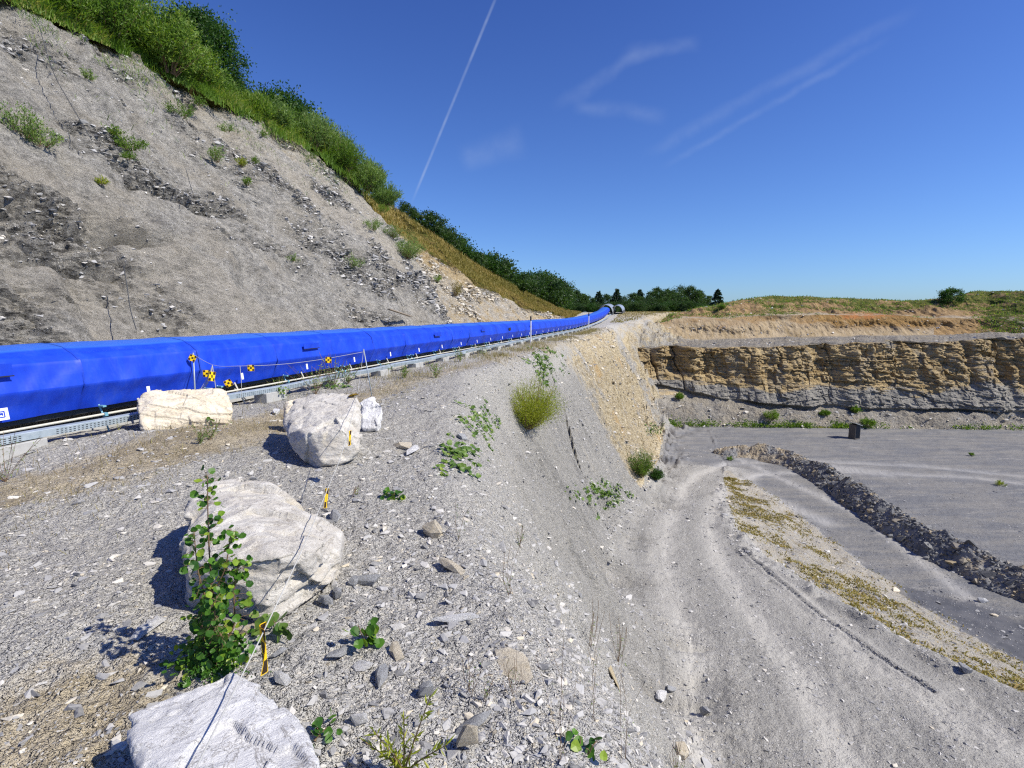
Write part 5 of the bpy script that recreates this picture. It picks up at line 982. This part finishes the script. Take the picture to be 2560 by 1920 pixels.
tree('bd', base_at(43.6, .9, -.3), 3.3, 2.9, 'dark rounded shrub with bare purple twigs on the skyline of the far slope', 'skyline shrubs', name='shrub', cat='shrub', nc=50, nl=7000, L=.16, seed=21, mat='dleaf')
o = bush(base_at(42.3, 1.4, -.3), 1.9, 2.9, 80, 80, .05, .02, 'bush', 'leafless purple shrub leaning beside the dark rounded shrub on the skyline', None, name='bare_shrub', cat='shrub', twig='rtwig')
tree('bd', base_at(53.5, 2.0, -1.0), 4.2, 4.2, 'dark shrub on the skyline halfway down the far slope', 'skyline shrubs', name='shrub', cat='shrub')
tree('bd', base_at(50.4, 2.6, -.6), 3.2, 2.2, 'thin light shrub left of the dark skyline shrub', 'skyline shrubs', name='shrub', cat='shrub')
for k, s in enumerate(np.arange(57, 100, 2.2)):
    tree('h%d' % (k % 3), base_at(s, RG.uniform(3, 6.5), -.8), RG.uniform(3.6, 5.2)*(.8+.5*sm(s, 58, 90)), 5., 'dark bushy tree in the hedge running down behind the far slope', 'hedge trees behind the far slope', nc=60, nl=6500, L=.26, seed=31+k % 3, mat='leaf' if k % 2 else 'dleaf')
# distant tree line
FT = [(1405, 706, 'd', 'tall open crowned tree where the hedge meets the distant wood'), (1440, 728, 'd', 0), (1470, 741, 'd', 0), (1497, 727, 'c', 0), (1518, 738, 'd', 0), (1543, 721, 'c', 0), (1562, 742, 'd', 0), (1583, 735, 'd', 0), (1600, 723, 'c', 0), (1622, 740, 'd', 0), (1645, 722, 'd', 0), (1672, 724, 'd', 0), (1700, 717, 'd', 0), (1725, 719, 'd', 0), (1748, 728, 'd', 0), (1425, 738, 'd', 0), (1455, 748, 'd', 0), (1485, 750, 'c', 0), (1530, 748, 'd', 0), (1574, 752, 'c', 0), (1610, 751, 'd', 0), (1635, 745, 'd', 0), (1660, 744, 'd', 0), (1686, 742, 'd', 0), (1712, 744, 'd', 0), (1735, 745, 'd', 0), (1380, 735, 'd', 0), (1765, 745, 'd', 0)]
for k, (px, py, kd, lab) in enumerate(FT):
    Y = 150 + (k*37 % 30); d = rayd(px, py); t = Y/d[1]; top = EYE+d[2]*t; bz_ = 1.2; ht = top-bz_
    wd = ht*(.62 if kd == 'c' else .85)
    tree(kd+str(k % 3), (d[0]*t, Y, bz_), ht, wd, lab or ('pointed dark conifer in the distant wood beyond the conveyor end' if kd == 'c' else 'broad dark tree in the distant wood beyond the conveyor end'), 'trees of the distant wood', name='conifer' if kd == 'c' else 'tree', mat='conif' if kd == 'c' else 'dleaf', kind='cone' if kd == 'c' else 'round', nc=210 if kd == 'c' else 55, nl=6300 if kd == 'c' else 4200, L=.42, seed=51+k % 3)
for k, px in enumerate(np.arange(1395, 1760, 21)):
    d = rayd(px, 768); t = 112/d[1]; tree('h%d' % (k % 3), (d[0]*t, 112+RG.uniform(-4, 4), 1.4), RG.uniform(2.2, 3.1), 3.4, 'low bush in the strip in front of the distant wood', 'bushes before the distant wood', name='bush', cat='bush')
d = rayd(1795, 722); t = 135/d[1]; tree('c0', (d[0]*t, 135, .2), EYE+d[2]*t-.2, 3.4, 'lone round topped pine standing above the quarry rim', 'trees of the distant wood', name='pine_tree', kind='cone', mat='conif', nc=90, nl=4200, L=.42)
# far rim vegetation
q = wall_hit(2385, 757); tree('rim', (q[0], q[1]+.5, q[2]-.2), 2.9, 3.6, 'single round green bush on the rim at the right', None, name='bush', cat='bush', nc=50, nl=5000, L=.2, seed=71, mat='leaf')
for k, (px, py, w_, h_, lab) in enumerate(((1930, 1044, 1.8, 1.1, 'wide green bush on the talus below the far wall'), (1697, 992, 1.1, .8, 'bush at the foot of the rock corner on the left of the talus'), (2062, 1032, 1.2, .6, 'small bush on the talus right of the wide one'), (2135, 1026, 1.2, .7, 'bush below the cliff above the metal shelter'), (1800, 768, 1.6, .9, 'bush on the stony mound of the far rim'), (2170, 1060, 1.6, 1.0, 'light green bush beside the metal shelter'), (1650, 1045, .7, .6, 'small shrub where the slope meets the talus'))):
    q = wall_hit(px, py); bush((q[0], q[1]-.2, q[2]-.05), w_, h_, 40, 1500, .16, .06, 'bush', lab, 'bushes along the far quarry wall')
# leafy strips at the foot of the wall (ground cover)
P = []
for x in np.arange(17.5, 62, .022):
    dn_ = (.5+.7*vn2(np.array([x/2.2]), np.array([3.]), 77)[0])*(1.0 if x < 38 else .35); yb_ = float(wall_prof(np.array([x]))[0][0])
    if RG.random() < dn_: P.append((x+RG.normal()*.1, yb_-.1+abs(RG.normal())*.45, 0))
P = np.array(P); P[:, 2] = -11+np.clip(P[:, 1]-np.array(wall_prof(P[:, 0])[0]), 0, 9)*.6; P = np.repeat(P, 5, 0)+RG.normal(size=(len(P)*5, 3))*[.15, .12, .08]; P[:, 2] += .1
V, F, rn = leaves(P, RG.normal(size=(len(P), 3))+[0, 0, .8], .2, .13); tag(mk('ground_cover', V, F, M['bush'], attrs=dict(rnd=rn)), 'low green weeds along the foot of the far quarry wall', 'weeds', kind='stuff')
# rim grass tufts on the far hills
m = np.where((WY < 104) & (green > .38) & (Kk >= 4) & (Kk <= 6))[0]; i = RG.choice(m, 15000); P = np.stack([WX[i], WY[i], WZ[i]], 1)+RG.normal(size=(15000, 3))*[.2, .2, 0]
V, F, rn = blades(P, RG.uniform(.12, .40, len(P)), .10, .6); tag(mk('grass', V, F, M['grass'], attrs=dict(rnd=rn)), 'patchy green grass over the ochre hills of the far rim', 'grass', kind='stuff')
# hill crest grass, near
n = 30000; s = RG.uniform(14, 38.5, n); f = 1-np.abs(RG.normal(size=n))*I(s, [14, 22, 30, 38], [.012, .018, .045, .08]); f = np.where(RG.random(n) < .5, 1, f); bk = np.where(f >= 1, RG.uniform(-.1, 3.2, n), 0)
vg = fb2(s/.9, bk/1.2+f*20, 3, 661); ok = vg > -.32; s, f, bk, vg = s[ok], f[ok], bk[ok], vg[ok]; n = len(s); h = hc(s)*f; p, z = hill(s, h); x, y = XY(s, p+bk); z = z+.1*bk; P = np.stack([x, y, z-.05], 1)
V, F, rn = blades(P, RG.uniform(.2, .9, n)*I(s, [14, 28, 38], [.55, .9, 1.0])*np.clip(.8+.7*vg, .35, 1.5), .035, .5, D=np.array([ca*.12, -sa*.12, 0]), rnd=np.clip(RG.random(n)*.75+.3*(fb2(s/2, f*9+bk, 2, 665) > .1), 0, 1)); tag(mk('grass', V, F, M['grass'], attrs=dict(rnd=rn)), 'tall green grass along the crest above the grey rock face', 'grass', kind='stuff')
# far slope grass
n = 42000; s = RG.uniform(33, 96, n); f = 1-(1-I(s, [33, 45, 60, 80, 96], [.86, .66, .48, .35, .1]))*RG.random(n)**.8*1.12; ok = (s > 32.5+f*hc(s)*.5)&(fb2(s/2.2, f*6, 3, 77) > -.35); s, f = s[ok], f[ok]; n = len(s)
h = hc(s)*f; p, z = hill(s, h); x, y = XY(s, p); P = np.stack([x, y, z+z0(s)*(1-f)*.6-.03], 1)+np.array([nx, ny, nzn])*.1
gr_ = sm(fb2(s/6, f*4, 3, 88)+ (f-.8), -.4, .5)
V, F, rn = blades(P, RG.uniform(.15, .45, n), .045, .4, rnd=np.clip(RG.random(n)*.6+(1-gr_)*.4, 0, 1))
tag(mk('grass', V, F, M['moss'], attrs=dict(rnd=rn)), 'yellow green grass covering the upper part of the far slope', 'grass', kind='stuff')
# shrubs clinging to the rock face
for k, (px, py, w_, h_, n, mt, lab) in enumerate(((62, 325, 1.1, 1.0, 700, 'willow', 'loose willow shrub growing on the netted face at the far left'), (110, 350, .8, .7, 400, 'willow', 'smaller willow shoot right of the far left shrub'), (278, 325, .6, .35, 300, 'bush', 'small olive shrub on the upper netted face'), (330, 362, .9, .6, 600, 'bush', 'spreading shrub below the small olive shrub on the face'), (225, 190, .5, .5, 200, 'willow', 'pale sprig high on the face below the crest shrubs'), (455, 285, 1.2, .9, 700, 'bush', 'straggling shrub under the dense willow on the face'), (500, 255, .7, .6, 300, 'bush', 'green tuft near the top of the face right of the dense willow'), (545, 395, .7, 1.2, 450, 'willow', 'long grassy streak of a shrub in the middle of the face'), (605, 405, .5, .5, 260, 'ybush', 'bright yellow green tuft on the face'), (637, 400, .4, .4, 160, 'bush', 'small dark tuft right of the yellow green one'), (260, 446, .35, .2, 120, 'ybush', 'tiny bright plant alone on the netted face'), (325, 385, .4, .3, 140, 'bush', 'little tuft under the spreading shrub'), (622, 455, .4, .5, 220, 'bush', 'dark green climber patch above the broken rock'), (570, 320, .9, .5, 300, 'willow', 'thin grey shrub below the grassy crest'), (655, 335, .9, .5, 320, 'bush', 'low shrub just under the grass of the crest'), (1022, 640, 1.9, 1.9, 3000, 'willow', 'large rounded grey green willow on the rock spur'), (980, 590, 1.3, 1.2, 900, 'willow', 'pale thin willow up left of the rounded one'), (935, 570, 1.3, 1.2, 700, 'willow', 'sparse pale shrub on the upper spur'), (880, 665, 1.1, 1.1, 600, 'willow', 'twiggy pale shrub low on the face left of the spur'), (960, 525, .8, .8, 500, 'bush', 'green shrub at the yellow edge of the spur'), (780, 390, 1.0, .6, 300, 'bush', 'shrub under the last willows of the crest'), (1140, 735, 1.0, 1.6, 800, 'moss', 'grassy clump in the yellow gully right of the spur'), (1095, 700, .8, .8, 400, 'bush', 'small bush in the gully beyond the spur'), (735, 645, .5, .4, 120, 'willow', 'faint sprig low in the middle of the face'))):
    v = hill_hit(px, py); bush(v-np.array([nx, ny, 1.2])*.12, w_*1.25, h_*.8, 18 if n < 900 else 60, int(n*1.3), .11, .032, mt, lab, 'shrubs on the rock face', up=.6, lean=(.12, -.04, 0), core=.1)
# dry tufts across the face top
n = 5200; s = RG.uniform(14, 37, n); f = 1-np.abs(RG.normal(size=n))*.14; ok = fb2(s/1.2, f*9, 3, 99) > .05; s, f = s[ok], f[ok]; h = hc(s)*f; p, z = hill(s, h); x, y = XY(s, p)
V, F, rn = blades(np.stack([x, y, z], 1), RG.uniform(.1, .35, len(s)), .02, .8); tag(mk('grass', V, F, M['bush'], attrs=dict(rnd=rn)), 'scattered weeds and tufts clinging below the crest', 'weeds', kind='stuff')

# round bush and leafy patches on the near slope
q, t = ghit(1318, 1062); bush(q-[0, 0, .1], 2.3, 1.75, 220, 15000, .08, .018, 'ybush', 'round yellow green willow bush growing out of the grey slope', up=.85, core=.15, lean=(.12, 0, 0))
q, t = ghit(1602, 1195); bush(q, 1.9, 1.9, 80, 4200, .12, .03, 'bush', 'loose green willow bush at the foot of the slope by the road', up=.8, core=.1)
q, t = ghit(1640, 1200); bush(q, 1.0, .8, 60, 2600, .10, .04, 'leaf', 'low dark green clump right of the loose willow bush', up=.4, core=.1)
def patch(cx_, cy_, wx, wy, n, R, label, mat='colt', grp='broad leaved patches on the slope'):
    P = []; c0, t0 = ghit(cx_, cy_)
    n = int(n*1.6); R = R*.72
    while len(P) < n:
        a = RG.normal(size=2)*.36; q, t = ghit(cx_+a[0]*wx, cy_+a[1]*wy); 
        for _ in range(9): dq = RG.normal(size=3)*R*1.5; x, y = q[0]+dq[0], q[1]+dq[1]; P.append([x, y, gz(x, y)+R*RG.uniform(.3, 1.6)])
    P = np.array(P[:n]); N = np.stack([RG.normal(size=n)*.5+.5, RG.normal(size=n)*.5-.2, np.ones(n)], 1)
    V, F, rn = round_leaves(P, N, R*RG.uniform(.5, 1.2, n)); thing('leafy_patch', V, F, mat, rn, label, 'plant', c0, grp)['kind'] = 'stuff'
patch(1195, 1050, 75, 75, 110, .055, 'upper patch of broad leaves on the bank left of the round bush'); patch(1165, 1140, 80, 60, 90, .05, 'lower patch of broad leaves trailing down the bank'); patch(1505, 1237, 90, 45, 300, .09, 'grey green leaf patch at the foot of the slope'); patch(1365, 920, 60, 60, 200, .10, 'leaf patch on the slope above the round bush'); patch(1225, 1075, 40, 60, 60, .035, 'thin weeds right of the upper leaf patch', 'bush')
patch(1640, 1076, 40, 16, 130, .10, 'bright leaf patch where the yellow slope meets the floor'); patch(1110, 1150, 30, 60, 40, .03, 'sparse weeds left of the lower leaf patch', 'bush')
patch(1400, 800, 10, 8, 4, .05, 'a few leaves beside the tray far along') if False else None
# seedlings
def seedling(px, py, n, R, ht, label, mat='aspen', spread=.06):
    q, t = ghit(px, py); stems = []; P = []
    for i in range(3): e = q+np.array([RG.normal()*spread*.6, RG.normal()*spread*.6, ht*RG.uniform(.6, 1)]); stems.append(tube([q-[0, 0, .02], (q+e)/2+RG.normal(size=3)*.01, e], [.003, .0025, .002], 5)); P += [q+(e-q)*k+RG.normal(size=3)*spread*[1, 1, .3] for k in RG.uniform(.3, 1, max(1, n//3))]
    P = np.array(P); N = RG.normal(size=(len(P), 3))*.45+[0.2, -.3, .9]; pk = round_leaves(P, N, R*RG.uniform(.6, 1.1, len(P)), k=8)
    stemmed('seedling', q, stems, ('twig', mat), pk, label, 'plant', parts=('stem', 'leaf'))
seedling(980, 1250, 22, .035, .10, 'little bright green plant on the gravel between the grey boulder and the slope', spread=.06); seedling(918, 1620, 26, .026, .13, 'bright green seedling on gravel right of the yellow flag', spread=.035); seedling(690, 1590, 20, .032, .10, 'broad leaved plant at the foot of the large grey boulder', 'colt', .06)
seedling(797, 1845, 15, .021, .05, 'tiny plant with round leaves right of the nearest boulder', spread=.035); seedling(590, 1622, 12, .02, .04, 'small round leaved sprout left of the yellow flag', spread=.02); seedling(1468, 1888, 14, .022, .06, 'small leafy sprout near the bottom edge right of centre', spread=.03)
seedling(545, 1062, 20, .045, .06, 'low green leaves in front of the long cream boulder', 'colt', .08); seedling(700, 1000, 40, .03, .28, 'leafy weed against the tray left of the pale boulder', 'bush', .08)
# leafy sapling
q, t = ghit(523, 1662); q[2] -= .01; sapl = empty('sapling', tuple(q), 'slender aspen sapling with glossy round leaves in front of the large grey boulder', 'sapling'); tops = [((518, 1189), 2.42), ((578, 1322), 2.44), ((600, 1400), 2.5), ((485, 1330), 2.36), ((540, 1500), 2.35)]
for k, ((px, py), tt_) in enumerate(tops):
    e = W(px, py, tt_); c = spline([q+[RG.normal()*.02, RG.normal()*.02, 0], q*.65+e*.35+[RG.normal()*.03, 0, 0], q*.3+e*.7+[RG.normal()*.02, 0, 0], e], 16)
    V, F = tube(c-q, np.linspace(.006, .0018, 16), 6); o = mk('stem', V, F, M['twig'], smooth=True); o.parent = sapl
    n = [95, 100, 85, 70, 110][k]; tq = 1-RG.random(n)**1.15*.92; i = np.clip((tq*15).astype(int), 0, 14); P = c[i]+(c[i+1]-c[i])*(tq*15-i)[:, None]; sp = (.035+.06*(1-tq))[:, None]; dr = RG.normal(size=(n, 3)); dr[:, 2] *= .3; dr = unit(dr)
    pet = P+dr*sp*RG.uniform(.4, 1.3, size=(n, 1)); N = RG.normal(size=(n, 3))*.5+[.25, -.55, .65]
    V, F, rn = round_leaves(pet-q, N, RG.uniform(.010, .0195, n), k=9, cup=.12); o = mk('foliage', V, F, M['aspen'], attrs=dict(rnd=rn)); o.parent = sapl
    prs = [tube([a-q, a*.5+b_*.5-q+[0, 0, .004], b_-q], [.0011]*3, 3, False) for a, b_ in zip(P, pet)]; V, F = join(prs); o = mk('leaf_stalk', V, F, M['twig']); o.parent = sapl; o['kind'] = 'stuff'
n = 330; P = q+RG.normal(size=(n, 3))*[.075, .06, .0]+np.stack([RG.normal(size=n)*0, n*[0.], np.abs(RG.normal(size=n))*.085+.02], 1)+[.03, -.02, 0]; V, F, rn = round_leaves(P-q, RG.normal(size=(n, 3))*.5+[.2, -.4, .8], RG.uniform(.008, .02, n), k=8); o = mk('base_foliage', V, F, M['aspen'], attrs=dict(rnd=rn)); o.parent = sapl
n = 300; q2, _ = ghit(535, 1690); P = q2+RG.normal(size=(n, 3))*[.07, .03, 0]+np.stack([0*RG.random(n), 0*RG.random(n), RG.random(n)*.03+.01], 1); V, F, rn = leaves(P, RG.normal(size=(n, 3))+[0, 0, .4], .016, .010); thing('weed_mat', V, F, 'aspen', rn*.5, 'dark fine leaved weed mat between the sapling and the nearest boulder', 'weeds', q2)['kind'] = 'stuff'
# willow shoot at the bottom
q, t = ghit(1010, 1935); stems, P, D = [], [], []
for (px, py, tt_) in ((1078, 1735, t*.93), (1118, 1862, t*.95), (930, 1822, t*.96), (905, 1850, t*.97), (1010, 1790, t*.95), (970, 1860, t*.93)):
    e = W(px, py, tt_); c = spline([q, q*.6+e*.4+[0, 0, .01], e], 14); stems.append(tube(c, np.linspace(.004, .0015, 14), 5)); n = 30; tq = RG.uniform(.1, 1, n); i = (tq*12.9).astype(int); P.append(c[i]); dd = unit(c[i+1]-c[i])*.9+RG.normal(size=(n, 3))*.55; D.append(dd)
P, D = np.concatenate(P), np.concatenate(D); pk = leaves(P, D, RG.uniform(.03, .06, len(P)), .009, rnd=RG.random(len(P))); stemmed('willow_shoot', q, stems, ('twig', 'ybush'), pk, 'young willow shoot with narrow leaves at the bottom edge', 'plant')
# thin weeds and stalks
def stalks(px, py, n, ht, label, mat='bush', nl=20, group='thin weeds on the slope', sp=.05):
    q, t = ghit(px, py); st = []; P, D = [], []
    for i in range(n):
        e = q+np.array([RG.normal()*sp*ht*2.6, RG.normal()*sp*ht*2.6, ht*RG.uniform(.5, 1)]); st.append(tube(spline([q+RG.normal(size=3)*[.01, .01, 0], (q+e)/2+RG.normal(size=3)*.02, e], 6), .0018*min(t, 8)/5, 4, False)); k = max(1, nl//n); P.append(q+(e-q)*RG.uniform(.1, .9, (k, 1))); D.append(RG.normal(size=(k, 3))+[0, 0, .5])
    P, D = np.concatenate(P), np.concatenate(D); stemmed('weed', q, st, ('twig', mat), leaves(P, D, .035*min(t, 14)/6, .010*min(t, 14)/6), label, 'weed', group, parts=('stem', 'leaf'))
for a in ((1478, 1622, 7, .6, 'wiry dry weed on the lower slope'), (1545, 1655, 9, .7, 'dark wiry weed at the foot of the slope'), (1275, 1487, 5, .35, 'reddish weed with trailing shoots midway on the slope'), (1300, 1370, 5, .3, 'palm shaped little weed high on the slope'), (1180, 1735, 8, .2, 'thin tuft of weed among the slope stones'), (1280, 1730, 10, .2, 'small grassy tuft beside the long cream slab'), (1150, 1350, 2, .5, 'two lone dry stalks on the slope'), (1405, 1915, 5, .5, 'thin stalks standing near the bottom edge'), (1560, 1900, 3, .7, 'tall reddish stalk at the bottom edge'), (1480, 1800, 3, .5, 'sparse stalks low on the slope'), (890, 1240, 7, .12, 'small purple weed on the bank top'), (1215, 1750, 5, .15, 'twiggy weed on the slope by the long slab'), (1690, 1935, 10, .5, 'mossy weed next to the mossy cream stone')):
    stalks(*a[:4], a[4])
# plants along the tray
P, R2 = [], []
for s in np.arange(3, 58, .004):
    dn_ = .30+.9*sm(s, 9, 14)*(fb2(np.array([s/1.6]), np.array([2.]), 2, 55)[0]+.25)
    if RG.random() < dn_: P.append((*XY(s, 6.6+RG.normal()*.5), 0))
P = G(np.array(P)); s_, p_ = SP(P[:, 0], P[:, 1]); n = len(P)
V, F, rn = blades(P, RG.uniform(.04, .17, n)*(1+.8*sm(s_, 9, 14)), .006+.006*sm(s_, 8, 20), .5, rnd=RG.random(n)); tag(mk('dry_grass', V, F, M['dry'], attrs=dict(rnd=rn)), 'dry straw coloured grass in the strip beside the cable tray', 'grass', kind='stuff')
n = 5200; s = RG.uniform(.5, 12, n); p = 5.3+RG.normal(size=n)*.55+.05*s; x, y = XY(s, p); k = fb2(x*1.2, y*1.2, 3, 66) > -.1; P = G(np.stack([x, y, 0*x], 1)[k]); n = len(P)
V, F, rn = blades(P, RG.uniform(.02, .08, n), .004, .7); tag(mk('dry_grass', V, F, M['dry'], attrs=dict(rnd=rn)), 'short dry grass patches on the gravel before the cream boulder', 'grass', kind='stuff')
for k, (px, py, n, ht) in enumerate(((790, 985, 12, .6), (835, 970, 14, .7), (700, 985, 8, .35), (965, 935, 8, .3), (1150, 905, 8, .5), (1090, 900, 10, .5), (1210, 890, 8, .6), (760, 965, 10, .55), (870, 960, 10, .5), (15, 1205, 10, .5), (500, 1110, 5, .22), (525, 1100, 6, .25), (1090, 945, 10, .4), (1010, 945, 8, .3))):
    stalks(px, py, int(n*1.7), ht*1.25, ['thin upright weeds before the tray left of the pale boulder top', 'tall wispy weeds by the tray behind the pale boulder', 'leafy weed stalks right of the cream boulder', 'weeds on the gravel right of the leaning rod', 'weeds by the tray beyond the leaning rod', 'weed clump between tray and bank edge', 'tall weeds by the tray far along', 'wispy weeds left of the tall ones by the tray', 'weeds just behind the pale boulder', 'dry weeds at the left picture edge', 'green weed sprout before the cream boulder', 'second sprout before the cream boulder', 'broad weed clump on the bank shoulder', 'short weeds on the bank shoulder'][k], 'willow', 130, 'weeds by the cable tray', .12)
patch(835, 965, 40, 14, 60, .05, 'green leafy mat between the pale boulder and the tray', 'colt', 'leaf mats by the tray')
q, t = ghit(20, 1200)
n = 9000; a_ = RG.uniform(.12, .34, n); yy = RG.uniform(70, 112, n); P = np.stack([a_*yy, yy, 0*yy], 1); s_, p_ = SP(P[:, 0], P[:, 1]); P = P[(p_ < 6.6)&(p_ > p_edge(s_)-1)]; P = G(P)
V, F, rn = blades(P, RG.uniform(.08, .3, len(P)), .09, .7, rnd=RG.random(len(P))); tag(mk('dry_grass', V, F, M['dry'], attrs=dict(rnd=rn)), 'dry grass on the terrace right of the conveyor end', 'grass', kind='stuff')
# yellow moss and grass on the road embankment
n = 60000; s = RG.uniform(2, 42, n); f = RG.beta(1.2, 1.7, n); p = p_top(s)+(p_bot(s)-p_top(s))*f; x, y = XY(s, p); k = (RG.random(n) < np.clip(1.1*fb2(x/1.3, y/1.3, 5, 67, .65)+.45*(1-f), 0, 1)**1.4)&(y > 3); P = G(np.stack([x, y, 0*x], 1)[k]); n = len(P)
V, F, rn = blades(P, RG.uniform(.03, .12, n), .045, .9); tag(mk('embankment_grass', V, F, M['moss'], attrs=dict(rnd=rn)), 'yellow moss and short grass on the stony road embankment', 'grass', kind='stuff')
for k, (px, py, w_) in enumerate(((2165, 1280, .8), (1990, 1155, .9), (2430, 1140, .5), (2500, 1215, .7), (1825, 1150, .6))):
    q, t = ghit(px, py); bush(q, w_, .35, 20, 500, .1, .03, 'ybush' if k % 2 else 'bush', ['green tuft against the near side of the rubble bank', 'weedy tuft at the left end of the rubble bank', 'tiny tuft far out on the quarry floor', 'dry tuft on the quarry floor at the right', 'low weed before the end of the rubble bank'][k], 'tufts on the quarry floor')
# fence posts along the crest
fe = empty('fence', tuple(base_at(24, 1.)), 'thin wire fence along the crest of the rock face', 'fence')
for s in np.arange(22, 36, 1.4): a = base_at(s, 1.3); V, F = tube([a-[0, 0, .1], a+[0, 0, 1.15]], .025, 6); o = mk('post', V, F, M['dkmetal']); o.parent = fe; o.matrix_parent_inverse = Matrix.Translation(fe.location).inverted()
for dz in (.4, .75, 1.1): V, F = tube([base_at(s, 1.3, dz) for s in np.arange(22, 36, 1.4)], .008, 4); o = mk('wire', V, F, M['steel']); o.parent = fe; o.matrix_parent_inverse = Matrix.Translation(fe.location).inverted()
